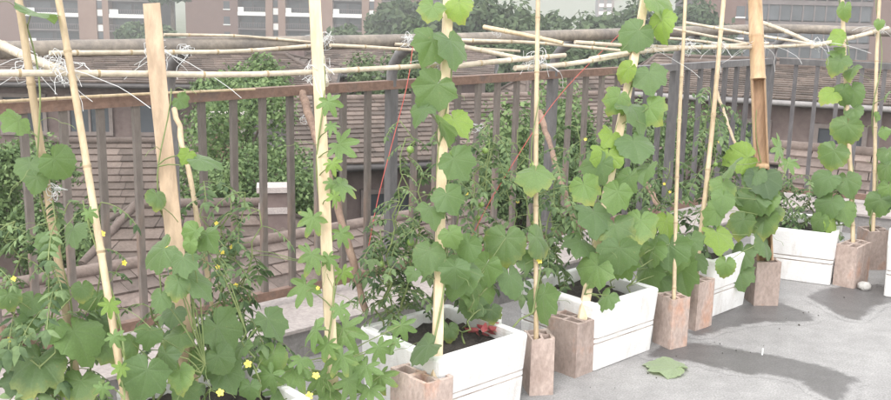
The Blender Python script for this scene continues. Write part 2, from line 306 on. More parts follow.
LEAVES={'S5':[(-0.075, 3.863, 1.508, 0.099, -20, 1), (0.039, 3.863, 1.525, 0.116, 20, 2), (-0.072, 3.795, 1.379, 0.131, -15, 0), (0.016, 3.787, 1.377, 0.139, 5, 0), (-0.063, 3.724, 1.216, 0.187, -35, 0), (-0.008, 3.655, 1.09, 0.128, 0, 0), (0.041, 3.706, 1.095, 0.114, 25, 2), (-0.099, 3.705, 1.142, 0.097, -30, 0), (0.043, 3.597, 0.962, 0.119, 30, 0), (-0.045, 3.534, 0.793, 0.103, -10, 0), (0.013, 3.543, 0.841, 0.111, 10, 0), (-0.063, 3.49, 0.63, 0.126, -20, 0), (0.044, 3.449, 0.584, 0.117, 10, 0), (-0.116, 3.459, 0.577, 0.063, -40, 0), (-0.075, 3.333, 0.338, 0.146, -5, 3), (0.027, 3.501, 0.708, 0.087, 30, 1)],
'S7':[(0.999, 4.755, 1.547, 0.183, 20, 1), (0.991, 4.686, 1.447, 0.161, 0, 2), (0.853, 4.655, 1.4, 0.19, -25, 0), (0.916, 4.513, 1.219, 0.196, 15, 0), (0.805, 4.536, 1.242, 0.098, -40, 2), (0.857, 4.465, 1.069, 0.186, 5, 0), (0.762, 4.456, 1.113, 0.136, -30, 1), (0.925, 4.467, 1.07, 0.127, 35, 1), (0.841, 4.354, 0.926, 0.173, 8, 0), (0.731, 4.399, 0.958, 0.106, -40, 2), (0.67, 4.329, 0.823, 0.182, -25, 0), (0.792, 4.251, 0.778, 0.198, 10, 0), (0.713, 4.341, 0.867, 0.134, -20, 2), (0.88, 4.314, 0.822, 0.115, 30, 0), (0.647, 4.165, 0.642, 0.177, -20, 0), (0.741, 4.139, 0.588, 0.167, 10, 0), (0.633, 4.077, 0.425, 0.148, -25, 1), (0.749, 4.076, 0.49, 0.184, 5, 0), (0.683, 4.002, 0.326, 0.1, -10, 0), (0.842, 4.159, 0.604, 0.149, 25, 1), (0.585, 4.14, 0.527, 0.121, -40, 0)],
'S11':[(2.279, 5.848, 1.512, 0.113, 0, 1), (2.227, 5.809, 1.364, 0.131, -60, 2), (2.235, 5.743, 1.219, 0.149, -10, 0), (2.315, 5.732, 1.176, 0.106, 30, 0), (2.341, 5.721, 1.057, 0.118, 20, 0), (2.195, 5.713, 1.043, 0.124, -40, 2), (2.274, 5.723, 1.044, 0.125, 0, 0), (2.341, 5.692, 0.951, 0.112, 25, 0), (2.293, 5.659, 0.844, 0.211, 5, 0), (2.204, 5.596, 0.701, 0.21, -10, 0), (2.149, 5.536, 0.572, 0.172, -25, 0), (2.297, 5.56, 0.553, 0.16, 20, 0), (2.16, 5.482, 0.433, 0.171, -20, 0), (2.268, 5.49, 0.404, 0.147, 15, 1), (2.114, 5.468, 0.336, 0.135, -20, 1), (2.183, 5.44, 0.333, 0.11, 10, 2), (2.252, 5.792, 1.285, 0.094, 40, 1)],
'S12':[(2.637, 5.869, 0.689, 0.116, 20, 0), (2.612, 5.823, 0.581, 0.155, -10, 0), (2.633, 5.773, 0.47, 0.141, 10, 1), (2.579, 5.777, 0.389, 0.142, -20, 0), (2.61, 5.879, 0.814, 0.084, 15, 1), (2.585, 5.954, 0.888, 0.072, -20, 1), (2.634, 5.965, 1.026, 0.078, 0, 0), (2.605, 6.106, 1.441, 0.065, 0, 1)],
'S10':[(1.541, 5.117, 0.757, 0.181, -70, 2), (1.649, 5.046, 0.656, 0.157, 5, 3), (1.593, 5.074, 0.676, 0.135, -20, 0), (1.402, 4.823, 0.764, 0.128, -45, 0), (1.368, 4.811, 0.655, 0.128, -30, 1), (1.519, 5.063, 0.581, 0.135, 10, 0), (1.652, 5.009, 0.425, 0.191, 10, 0), (1.526, 4.971, 0.432, 0.167, -10, 0), (1.344, 4.71, 0.425, 0.148, -10, 2), (1.529, 4.935, 0.281, 0.145, 0, 0), (1.528, 4.903, 0.183, 0.144, 5, 0), (1.359, 4.622, 0.303, 0.094, -10, 1), (1.665, 4.972, 0.333, 0.157, 20, 0), (1.32, 4.745, 0.537, 0.117, -30, 1), (1.364, 4.764, 0.604, 0.127, -15, 1), (1.586, 5.011, 0.535, 0.145, 0, 0), (1.716, 5.034, 0.496, 0.124, 35, 0), (1.67, 5.02, 0.561, 0.123, 20, 1)],
'box2':[(0.733, 4.17, 0.731, 0.139, -20, 1), (0.767, 4.193, 0.44, 0.161, -20, 0), (0.936, 4.458, 0.302, 0.232, -5, 0), (1.128, 4.515, 0.294, 0.205, 20, 0), (0.944, 4.459, 0.542, 0.17, -15, 3), (1.052, 4.524, 0.519, 0.132, 15, 2), (1.177, 4.602, 0.419, 0.145, 25, 0), (1.041, 4.438, 0.421, 0.18, 10, 0), (0.951, 4.432, 0.425, 0.16, -20, 1), (1.086, 4.48, 0.367, 0.132, 0, 1), (1.252, 4.679, 0.315, 0.106, 30, 0), (1.024, 4.501, 0.247, 0.133, 0, 0), (0.86, 4.352, 0.473, 0.127, -30, 0)],
'box1':[(0.241, 3.813, 0.597, 0.155, -10, 0), (0.15, 3.746, 0.511, 0.136, -15, 1), (0.144, 3.729, 0.413, 0.178, 10, 1), (0.27, 3.761, 0.464, 0.137, 20, 0), (0.06, 3.517, 0.556, 0.128, -30, 0), (0.029, 3.623, 0.299, 0.083, -10, 0), (0.113, 3.717, 0.371, 0.11, -20, 0), (0.08, 3.537, 0.655, 0.104, -20, 0), (0.193, 3.713, 0.346, 0.076, 10, 3), (0.326, 3.855, 0.525, 0.105, 0, 0), (0.122, 3.695, 0.46, 0.101, 0, 1)],
'left':[(-1.173, 2.678, 0.499, 0.18, 0, 0), (-1.057, 2.734, 0.575, 0.139, 15, 1), (-1.185, 2.699, 0.634, 0.068, -50, 0), (-1.184, 2.706, 0.685, 0.068, -30, 0), (-1.153, 2.817, 0.672, 0.071, 10, 0), (-1.063, 2.711, 0.429, 0.101, 0, 0), (-1.265, 2.722, 0.532, 0.076, -30, 3), (-1.023, 2.839, 0.579, 0.091, 10, 3), (-0.999, 2.787, 0.522, 0.09, 20, 0), (-1.06, 2.884, 0.633, 0.079, -10, 0), (-1.053, 2.759, 0.708, 0.069, 0, 0), (-1.105, 2.66, 0.877, 0.066, -20, 0), (-1.209, 2.637, 0.722, 0.066, 0, 0), (-1.111, 2.692, 0.616, 0.068, 0, 1), (-1.17, 2.789, 0.416, 0.078, 20, 0), (-1.228, 2.664, 0.457, 0.068, -20, 3)],
'board':[(-0.843, 2.804, 0.821, 0.101, -40, 0), (-0.751, 2.744, 0.809, 0.081, 20, 0), (-0.752, 2.856, 0.861, 0.077, -20, 1), (-0.707, 2.865, 0.854, 0.077, 40, 0), (-0.727, 2.735, 0.863, 0.049, 0, 1), (-0.72, 2.772, 0.742, 0.114, 20, 0), (-0.759, 2.711, 0.747, 0.08, -20, 0), (-0.674, 2.895, 0.532, 0.153, 30, 0), (-0.735, 2.833, 0.47, 0.079, -10, 0), (-0.67, 2.844, 0.47, 0.092, 20, 0), (-0.666, 2.898, 0.396, 0.101, 10, 0), (-0.802, 2.811, 0.553, 0.097, -40, 0), (-0.854, 2.74, 0.584, 0.076, -20, 0), (-0.813, 2.83, 0.622, 0.078, -10, 3), (-0.898, 2.707, 0.555, 0.088, -20, 0), (-0.84, 2.633, 0.495, 0.11, -10, 0), (-0.763, 2.712, 0.473, 0.082, 20, 1), (-0.765, 2.778, 0.392, 0.091, 0, 0), (-0.727, 2.838, 0.374, 0.079, 10, 0), (-0.638, 2.951, 0.469, 0.075, 20, 0), (-0.554, 3.073, 0.508, 0.12, 10, 0), (-0.55, 3.041, 0.399, 0.113, -10, 1), (-0.809, 2.703, 0.71, 0.068, 0, 0), (-0.8, 2.696, 0.531, 0.075, 0, 3), (-0.912, 2.697, 0.42, 0.082, -10, 0), (-0.599, 2.901, 0.35, 0.074, 0, 0)],
'melon':[(-0.389, 3.297, 1.206, 0.072, 20, 1), (-0.391, 3.31, 1.13, 0.058, -10, 1), (-0.352, 3.353, 1.056, 0.104, 50, 1), (-0.384, 3.306, 0.997, 0.066, 10, 2), (-0.392, 3.371, 0.918, 0.06, -10, 1), (-0.342, 3.355, 0.915, 0.097, 30, 0), (-0.462, 3.323, 0.796, 0.104, -40, 1), (-0.355, 3.383, 0.73, 0.091, 30, 1), (-0.452, 3.241, 0.683, 0.103, -40, 1), (-0.402, 3.302, 0.664, 0.067, 0, 0), (-0.358, 3.414, 0.581, 0.077, 20, 2), (-0.371, 3.283, 0.888, 0.066, 20, 2), (-0.48, 3.238, 0.574, 0.096, -30, 0), (-0.438, 3.128, 0.463, 0.115, -30, 0), (-0.338, 3.32, 0.385, 0.138, 40, 0), (-0.493, 3.084, 0.314, 0.136, -20, 1), (-0.419, 3.205, 0.247, 0.104, 10, 0), (-0.563, 2.996, 0.348, 0.111, -30, 0), (-0.314, 3.262, 0.285, 0.098, 20, 0), (-0.309, 3.206, 0.242, 0.119, 10, 0), (-0.525, 3.036, 0.273, 0.099, 0, 1), (-0.215, 3.295, 0.338, 0.084, 10, 1), (-0.145, 3.436, 0.37, 0.087, 20, 1), (-0.216, 3.321, 0.214, 0.108, 20, 0), (-0.278, 3.248, 0.284, 0.105, 0, 0), (-0.352, 3.163, 0.352, 0.095, -10, 0), (-0.386, 3.217, 0.205, 0.098, 0, 1), (-0.178, 3.322, 0.358, 0.077, -20, 1), (-0.39, 3.119, 0.411, 0.079, 0, 1), (-0.454, 3.094, 0.367, 0.093, 0, 1), (-0.249, 3.235, 0.205, 0.098, 10, 0), (-0.343, 3.148, 0.535, 0.065, 20, 1)],
'corner':[(1.774, 5.186, 0.799, 0.149, 60, 1), (1.718, 5.133, 0.592, 0.091, 20, 1), (1.869, 5.312, 0.698, 0.094, 40, 1)],
'S2':[(-0.926, 2.623, 0.707, 0.054, 10, 2), (-0.904, 2.595, 0.627, 0.054, 20, 1), (-0.944, 2.577, 0.48, 0.054, -10, 1), (-0.996, 2.702, 0.955, 0.042, 20, 1), (-0.892, 2.581, 0.539, 0.048, -20, 2)],
'S1':[(-1.097, 2.831, 0.869, 0.089, 40, 0), (-1.239, 2.877, 1.052, 0.077, -20, 0), (-1.13, 2.848, 1.069, 0.101, 40, 0), (-1.265, 2.868, 1.187, 0.082, -60, 1), (-1.203, 2.848, 1.014, 0.063, -20, 0), (-1.184, 2.907, 1.503, 0.137, 80, 0)],
'S3':[(-0.871, 2.929, 0.952, 0.072, -20, 0), (-0.727, 2.951, 1.075, 0.105, 75, 0), (-0.79, 2.96, 1.081, 0.046, -30, 2), (-0.806, 2.995, 1.244, 0.052, 50, 0)],
'S6':[(0.394, 3.876, 0.6, 0.166, 40, 0), (0.394, 3.777, 0.375, 0.215, 5, 0), (0.354, 3.956, 0.855, 0.149, 10, 1), (0.567, 3.925, 0.808, 0.122, 20, 1)]}
FLOWERS=[(-0.603, 2.9, 0.443, 0.035), (-0.415, 3.071, 0.338, 0.037), (-0.427, 2.993, 0.301, 0.037), (-0.431, 3.259, 0.582, 0.021), (-1.021, 2.858, 0.861, 0.028), (-1.214, 2.682, 0.769, 0.025), (-0.974, 2.901, 0.76, 0.026), (-0.74, 3.181, 0.724, 0.027), (-0.712, 3.207, 0.735, 0.024), (-0.663, 2.778, 0.398, 0.034), (0.384, 3.865, 0.528, 0.037), (-0.805, 2.987, 0.84, 0.019)]
KNOTS=[(-1.289, 3.087, 1.347), (-1.13, 2.907, 1.34), (-0.991, 3.426, 1.363), (-1.023, 3.87, 1.342), (-0.461, 3.516, 1.306), (-0.531, 4.29, 1.37), (-0.178, 4.571, 1.363), (-0.033, 3.878, 1.302), (0.367, 4.243, 1.308), (0.932, 4.756, 1.34), (1.201, 4.988, 1.337), (1.385, 5.155, 1.337), (1.645, 5.351, 1.337), (2.112, 5.735, 1.325), (2.657, 6.204, 1.403), (-1.178, 2.918, 0.973), (0.234, 4.811, 1.398), (0.131, 4.176, 1.025), (-0.61, 4.313, 1.033)]

# ------------------------------------------------------------------ terrace frame: fence line A, corner, fence line B
A0 = Vector((-1.629, 3.589, 0)); U = Vector((.7397, .6730, 0)); NN = Vector((-.6730, .7397, 0))
def fp(s, p, z=0): return A0+U*s+NN*p+Vector((0, 0, z))
SC = 5.40
CORNER = fp(SC, 0)
UB = Vector((math.cos(R(-25)), math.sin(R(-25)), 0)); NB = Vector((-UB.y, UB.x, 0))
def fb(s, p, z=0): return CORNER+UB*s+NB*p+Vector((0, 0, z))
ANG_A = math.atan2(U.y, U.x); ANG_B = math.atan2(UB.y, UB.x)
def corner_at(p):      # where the two lines offset by p meet
    d = (fb(0, p)-fp(0, p)); k = (d.x*UB.y-d.y*UB.x)/(U.x*UB.y-U.y*UB.x); return fp(k, p)

# ground, terrace floor, kerb
g = MB(); g.add([(-3000, -600, -11), (3000, -600, -11), (3000, 5000, -11), (-3000, 5000, -11)], [(0, 1, 2, 3)]); g.build('ground', MT['grass'], kind='structure')
poly = [fp(-6, .18), corner_at(.18), fb(6, .18), fb(6, -12), fp(-6, -12)]
t_ = MB(); t_.prism([(p.x, p.y) for p in poly], -10.99, 0); floor = t_.build('terrace_floor', MT['floor'], kind='structure')
def strip_poly(p0, p1, s0, s1): return [fp(s0, p0), corner_at(p0), fb(s1, p0), fb(s1, p1), corner_at(p1), fp(s0, p1)]
k_ = MB(); pl_ = strip_poly(-.32, .17, -5.9, 5.9); k_.prism([(p.x, p.y) for p in pl_], .0, .13); k_.build('parapet_kerb', MT['kerb'], kind='structure')
k_ = MB(); pl_ = strip_poly(-.335, .185, -5.9, 5.9); k_.prism([(p.x, p.y) for p in pl_], .1302, .145); k_.build('kerb_coping', MT['kerbtop'], kind='structure')

# wet stains with their own outlines on the concrete
def smooth_poly(pts, it=3, jit=.006):
    rs = random.Random(3)
    for i in range(it):
        q = []
        for k in range(len(pts)):
            a, b = pts[k], pts[(k+1) % len(pts)]
            q += [(a[0]*.75+b[0]*.25, a[1]*.75+b[1]*.25), (a[0]*.25+b[0]*.75, a[1]*.25+b[1]*.75)]
        pts = [(x+rs.uniform(-jit, jit), y+rs.uniform(-jit, jit)) for x, y in q]
    return pts
for pts in ([(.9,4.22),(1.16,4.42),(1.36,4.30),(1.53,4.24),(1.80,4.0),(1.71,3.95),(1.63,3.76),(1.55,3.80),(1.55,3.9),(1.49,4.0),(1.42,4.04),(1.29,4.03),(1.2,4.11),(1.0,4.2)],
            [(1.18,4.5),(1.36,4.76),(1.53,4.95),(1.76,5.06),(1.86,4.92),(1.88,4.79),(1.80,4.74),(1.64,4.73),(1.44,4.66),(1.26,4.52)],
            [(1.97,5.15),(2.14,5.32),(2.45,5.45),(2.6,5.3),(2.41,5.08),(2.26,5.04),(2.13,4.80),(2.05,4.80),(2.02,5.02)]):
    sp_ = smooth_poly(pts); x0, x1 = min(p[0] for p in sp_)-.06, max(p[0] for p in sp_)+.06; y0, y1 = min(p[1] for p in sp_)-.06, max(p[1] for p in sp_)+.06; G = .016
    def sdist(x, y):
        ins = False; dm = 9
        for k in range(len(sp_)):
            (ax, ay), (bx, by) = sp_[k-1], sp_[k]
            if (ay > y) != (by > y) and x < (bx-ax)*(y-ay)/(by-ay)+ax: ins = not ins
            t = max(0, min(1, ((x-ax)*(bx-ax)+(y-ay)*(by-ay))/((bx-ax)**2+(by-ay)**2+1e-12))); dm = min(dm, math.hypot(x-ax-t*(bx-ax), y-ay-t*(by-ay)))
        return dm if ins else -dm
    nx, ny = int((x1-x0)/G)+1, int((y1-y0)/G)+1; D_ = [[sdist(x0+i*G, y0+j*G) for j in range(ny)] for i in range(nx)]; idx = {}; m_ = MB(); vals = []
    for i in range(nx-1):
        for j in range(ny-1):
            if max(D_[i][j], D_[i+1][j], D_[i][j+1], D_[i+1][j+1]) > -.045:
                q_ = []
                for a_, b_2 in ((i, j), (i+1, j), (i+1, j+1), (i, j+1)):
                    if (a_, b_2) not in idx: idx[a_, b_2] = len(m_.v); m_.v.append((x0+a_*G, y0+b_2*G, .001)); vals.append(D_[a_][b_2])
                    q_.append(idx[a_, b_2])
                m_.f.append(tuple(q_)); m_.m.append(0); m_.sm.append(False)
    me = m_.mesh('wet_patch', MT['wet']); at_ = me.attributes.new('damp', 'FLOAT', 'POINT'); at_.data.foreach_set('value', vals)
    link('wet_patch', me, floor, kind='structure')

# ------------------------------------------------------------------ metal fence with inward-curved handrail brackets
def fence(label, f, ang, s0, s1, first_post, rusty):
    th = thing('metal_fence', f((s0+s1)/2, 0, .145), label, 'fence')
    M = Matrix.Rotation(ang, 3, 'Z'); L = s1-s0; c = f((s0+s1)/2, 0, 1.135)
    sr = min(s1, 3.62) if rusty else s0
    for a_, b_2, mt in ((s0, sr, 'rust'), (sr+(.004 if rusty else 0), s1, 'post')):
        if b_2-a_ > .05: m = MB(); m.box(f((a_+b_2)/2, 0, 1.135), ((b_2-a_)/2, .024, .021), M); m.build('top_rail', MT[mt], th)
    m = MB(); m.box(f((s0+s1)/2, 0, .205), (L/2, .018, .02), M); m.build('bottom_rail', MT['rust'], th)
    bal = MB(); bal.box((0, 0, 0), (.0135, .0125, .444), None); bme = bal.mesh('baluster', MT['metal']); bmg = bal.mesh('baluster', MT['bal_grey'])
    k = math.floor((s0-first_post)/.1461)+1; s = first_post+k*.1461
    while s < s1-.02:
        if k % 8 == 0:
            m = MB(); m.box(f(s, 0, .63), (.023, .023, .483), M)
            po = m.build('post', MT['post'], th)
            b = MB(); pts = [f(s, -x, 1.156+z) for x, z in ((0, -.03), (.0, .03), (.015, .08), (.055, .125), (.105, .155), (.15, .175))]
            b.tube(pts, .026, 10); b.build('bracket', MT['post'], po)
        else:
            o = link('baluster', bme if rusty and s < 3.62 else bmg, th); o.location = f(s, 0, .669); o.rotation_euler = (random.uniform(-.006, .006), random.uniform(-.006, .006), ang)
        s += .1461; k += 1
    return th
fa = fence('grey metal fence with rust brown rail behind the row of foam boxes', fp, ANG_A, -2.2, SC-.03, .663, True)
fb_ = fence('dark metal fence beyond the foam box that faces the row end', fb, ANG_B, .03, 4.0, .0, False)
m = MB()
pp = [fp(-2.2, -.16, 1.356), fp(0, -.16, 1.356), fp(2, -.16, 1.354), fp(4, -.16, 1.37), fp(4.9, -.16, 1.376)]
cA, cB = fp(4.9, -.16, 1.376), fb(.45, -.16, 1.372); cc = corner_at(-.16); cc.z = 1.376
pp += [cA*(1-t)**2+cc*2*t*(1-t)+cB*t*t for t in (.15, .3, .45, .6, .75, .9, 1)] + [fb(4, -.16, 1.372)]
m.tube(pp, .031, 14); m.build('handrail_pipe', MT['pipe'], None, label='thick dusty grey handrail pipe running above the metal fence', cat='pipe')

# ------------------------------------------------------------------ white foam boxes
def rrect(hx, hy, r, n=4):
    pts = []
    for cx, cy, a0 in ((hx-r, hy-r, 0), (-hx+r, hy-r, 90), (-hx+r, -hy+r, 180), (hx-r, -hy+r, 270)):
        for i in range(n+1):
            a = R(a0+90*i/n); pts.append((cx+r*math.cos(a), cy+r*math.sin(a)))
    return pts
def foam_box(fr, ang, L, D, label, H=.30, soil=.245):
    """fr: front right corner on the floor; ang: direction of the long front edge"""
    M = Matrix.Rotation(ang, 3, 'Z'); c = Vector((fr[0], fr[1], 0))+M @ Vector((-L/2, D/2, 0))
    th = thing('foam_box', c, label, 'box', 'white foam boxes used as planters')
    prof = [(0, -.012), (.004, -.006), (.118, 0), (.121, -.006), (.127, -.006), (.130, .0), (.142, .0), (.145, -.007), (.150, -.007), (.153, .001), (H-.012, .010), (H-.003, .008), (H, .002), (H, -.024), (H-.004, -.028), (soil-.03, -.03)]
    m = MB(); vs_ = []; n = None
    for z, off in prof:
        ring = rrect(L/2+off-.008, D/2+off-.008, max(.02+off*.5, .008)); n = len(ring)
        for x, y in ring:
            w_ = .0022*math.sin(23*x+31*z+14*y)+.0016*math.sin(51*y-37*x+60*z)
            vs_.append(M @ Vector((x+w_, y+w_, z))+c)
    fs_ = []; mi = []
    for i in range(len(prof)-1):
        for k in range(n): fs_.append((i*n+k, i*n+(k+1) % n, (i+1)*n+(k+1) % n, (i+1)*n+k))
    m.add(vs_, fs_, 0, False); m.add([vs_[k] for k in range(n)], [tuple(range(n))[::-1]])
    for i, f in enumerate(m.f):
        row = i//n
        if row in (3, 7): m.m[i] = 1
    m.build('box_shell', [MT['foam'], MT['groove']], th)
    # soil with lumps
    s = MB(); G = 12; hx, hy = L/2-.037, D/2-.037; vv = []
    for i in range(G+1):
        for j in range(G+1):
            x, y = -hx+2*hx*i/G, -hy+2*hy*j/G
            vv.append(M @ Vector((x, y, soil+random.uniform(-.012, .014)))+c)
    s.add(vv, [(i*(G+1)+j, (i+1)*(G+1)+j, (i+1)*(G+1)+j+1, i*(G+1)+j+1) for i in range(G) for j in range(G)], 0, True)
    s.build('soil', MT['soil'], th); return th
foam_box((-1.37+.12, 2.27+.10), ANG_A, .46, .46, 'white foam box at the left end under the broad low leaves')
foam_box(tuple(fp(.49, -1.27))[:2], ANG_A, .46, .46, 'white foam box holding the wooden board')
foam_box((.336, 3.645), ANG_A, .47, .47, 'white foam box with red petals and a grey tube in its soil')
foam_box((.975, 4.283), ANG_A, .44, .46, 'white foam box between the wide hollow brick and broad green leaves')
foam_box((1.605, 4.992), ANG_A+R(2), .37, .44, 'white foam box beside the brick that carries the thick bamboo')
foam_box((2.186, 5.356), ANG_B, .47, .50, 'white foam box with a brown stained band, turned to the other fence')
foam_box((2.392+.45*UB.x, 5.19+.45*UB.y), ANG_B, .45, .45, 'white foam box next to the pale stone')

# ------------------------------------------------------------------ hollow clay bricks stood on end
def brick(c, du, dv, ang, label, H=.24, nu=2, nv=2):
    th_ = .012; m = MB(); M = Matrix.Rotation(ang, 3, 'Z'); C0 = Vector((c[0], c[1], 0))
    def br(d, n): 
        w_ = (d-th_*(n+1))/n; o = [0.]
        for i in range(n): o += [o[-1]+th_, o[-1]+th_+w_]
        return [x-d/2 for x in o+[d]]
    X, Y = br(du, nu), br(dv, nv); nx, ny = len(X)-1, len(Y)-1
    solid = lambda i, j: 0 <= i < nx and 0 <= j < ny and not (i % 2 == 1 and j % 2 == 1)
    rs = random.Random(int(c[0]*1000))
    jit = {}
    def V(i, j, z):
        k = (i, j, z)
        if k not in jit: jit[k] = M @ Vector((X[i]+rs.uniform(-.0018, .0018), Y[j]+rs.uniform(-.0018, .0018), z+(rs.uniform(-.006, .002) if z else 0)))+C0
        return jit[k]
    for i in range(nx):
        for j in range(ny):
            if not solid(i, j): continue
            m.add([V(i, j, H), V(i+1, j, H), V(i+1, j+1, H), V(i, j+1, H)], [(0, 1, 2, 3)])
            m.add([V(i, j, 0), V(i, j+1, 0), V(i+1, j+1, 0), V(i+1, j, 0)], [(0, 1, 2, 3)])
            for (a, b, nb) in (((i, j), (i+1, j), (i, j-1)), ((i+1, j), (i+1, j+1), (i+1, j)), ((i+1, j+1), (i, j+1), (i, j+1)), ((i, j+1), (i, j), (i-1, j))):
                if not solid(*nb): m.add([V(*a, 0), V(*b, 0), V(*b, H), V(*a, H)], [(0, 1, 2, 3)])
    return m.build('hollow_brick', MT['brick'], None, label=label, cat='brick', group='hollow bricks holding the stakes')
brick((-.072, 3.372), .127, .20, ANG_A, 'hollow brick under the square pale strip, before the box with red petals')
brick((.392, 3.80), .098, .12, R(10), 'narrow hollow brick holding a thin bamboo under one large round leaf')
brick((.548, 4.028), .12, .165, ANG_A+R(2), 'wide hollow brick with an orange rubbed patch holding a pale strip')
brick((1.057, 4.372), .105, .12, R(30), 'reddish hollow brick at the box end below drooping broad leaves')
brick((1.235, 4.645), .14, .115, ANG_A, 'reddish hollow brick holding a leaning bamboo just before the small box')
brick((1.69, 5.048), .13, .135, R(4), 'grey hollow brick carrying the thick bamboo')
brick((2.318, 5.435), .20, .12, ANG_A+R(4), 'wide grey hollow brick next to the pale stone, with leafy bamboo')
brick((2.585, 5.80), .14, .14, R(5), 'hollow brick standing behind the wide grey one, close to the far kerb')

# ------------------------------------------------------------------ stakes
def lerp_path(a, b, n, bend=0.0, seed=0):
    a, b = Vector(a), Vector(b); rs = random.Random(seed); d = (b-a).normalized(); o = d.orthogonal().normalized(); o2 = d.cross(o)
    ph, ph2 = rs.uniform(0, 6), rs.uniform(0, 6)
    return [a.lerp(b, i/n)+o*bend*math.sin(math.pi*i/n*1.3+ph)+o2*bend*math.sin(math.pi*i/n*2.1+ph2) for i in range(n+1)]
def bamboo_mesh(m, pts, r0, r1, gap=.22, seed=0, n=10):
    """culm with raised nodes along a path"""
    rs = random.Random(seed); L = sum((pts[i+1]-pts[i]).length for i in range(len(pts)-1)); P = []; Rr = []
    def at(d):
        for i in range(len(pts)-1):
            l = (pts[i+1]-pts[i]).length
            if d <= l or i == len(pts)-2: return pts[i].lerp(pts[i+1], d/l)
            d -= l
    ds = [0.]; d = rs.uniform(.05, gap); marks = []
    while d < L-.03: marks.append(d); d += gap*rs.uniform(.8, 1.2)
    st = []
    for k in marks: st += [(k-.012, 1), (k-.004, 1.16), (k, 1.05), (k+.004, 1.22), (k+.014, .98)]
    x = .0
    while x < L: st.append((x, 1)); x += .12
    st.append((L, 1)); st = sorted(s for s in st if 0 <= s[0] <= L); clean = [st[0]]
    for s in st[1:]:
        if s[0]-clean[-1][0] > .0025: clean.append(s)
    for d, k in clean: P.append(at(d)); Rr.append((r0+(r1-r0)*d/L)*k)
    f0 = len(m.f); m.tube(P, Rr, n)
    for i in range(len(P)-1):
        if clean[i][1] > 1.02 and clean[i+1][1] > 1.02:
            for q in range(n): m.m[f0+i*n+q] = 1
def bamboo(name, pts, r0, r1, label, mat, gap=.22, seed=0, cat='stake', group=None):
    m = MB(); bamboo_mesh(m, pts, r0, r1, gap, seed); return m.build(name, [mat, MT['node']], None, label=label, cat=cat, group=group)
def plank(name, a, b, w_, d_, ang, label, mat, bend=.004, seed=0):
    m = MB(); pts = lerp_path(a, b, 10, bend, seed); x = Vector((math.cos(ang), math.sin(ang), 0)); vs_ = []; rs = random.Random(seed)
    for p in pts:
        t = (pts[-1]-pts[0]).normalized(); xx = (x-t*x.dot(t)).normalized(); yy = t.cross(xx)
        q = .0012
        for sx, sy in ((-1, -1), (1, -1), (1, 1), (-1, 1)):
            vs_.append(p+xx*(sx*w_/2+rs.uniform(-q, q))+yy*(sy*d_/2+rs.uniform(-q, q)))
    fs_ = [(0, 3, 2, 1), tuple(range(40, 44))]
    for i in range(10):
        for k in range(4): fs_.append((i*4+k, i*4+(k+1) % 4, i*4+4+(k+1) % 4, i*4+4+k))
    m.add(vs_, fs_); return m.build(name, mat, None, label=label, cat='stake')
S = STAKES
bamboo('bamboo_stake', lerp_path(*S['S1'], 12, .008, 1), .0135, .011, 'dry bamboo stake leaning beside the broad low leaves, white string tied midway', MT['bamboo'], .2, 1)
bamboo('bamboo_stake', lerp_path(*S['S2'], 12, .006, 2), .0115, .010, 'dry bamboo stake slanting in front of the broad low leaves', MT['bamboo'], .3, 2)
plank('wooden_board', *S['S3'], .052, .02, R(10), 'wide weathered wooden board with a sawn off top', MT['board'], .003, 3)
plank('wooden_strip', *S['S4'], .040, .022, R(12), 'pale wooden strip with lobed bitter melon leaves up its side', MT['strip'], .003, 4)
plank('wooden_strip', *S['S5'], .034, .022, R(20), 'pale wooden strip standing in a brick, hung with big cucumber leaves', MT['strip'], .003, 5)
bamboo('bamboo_stake', lerp_path(*S['S6'], 12, .004, 6), .0105, .0095, 'thin bamboo stake in the narrow brick under the round leaf', MT['bamboo'], .3, 6)
plank('wooden_strip', *S['S7'], .036, .02, R(20), 'slanting pale wooden strip in the wide brick, thick with leaves', MT['strip'], .004, 7)
bamboo('bamboo_stake', lerp_path(*S['S8'], 12, .006, 8), .0095, .008, 'very thin bamboo stake behind the broad drooping leaves', MT['bamboo'], .26, 8)
bamboo('bamboo_stake', lerp_path(*S['S9'], 12, .006, 9), .0125, .011, 'thin bamboo stake leaning next to the thick bamboo', MT['bamboo'], .25, 9)
bamboo('bamboo_stake', lerp_path(*S['S11'], 12, .004, 11), .0125, .011, 'thin bamboo stake wound with bright heart shaped leaves', MT['bamboo'], .25, 11)
bamboo('bamboo_stake', lerp_path(*S['S12'], 12, .006, 12), .0115, .010, 'thin bamboo stake standing close to the far kerb with few leaves', MT['bamboo'], .25, 12)
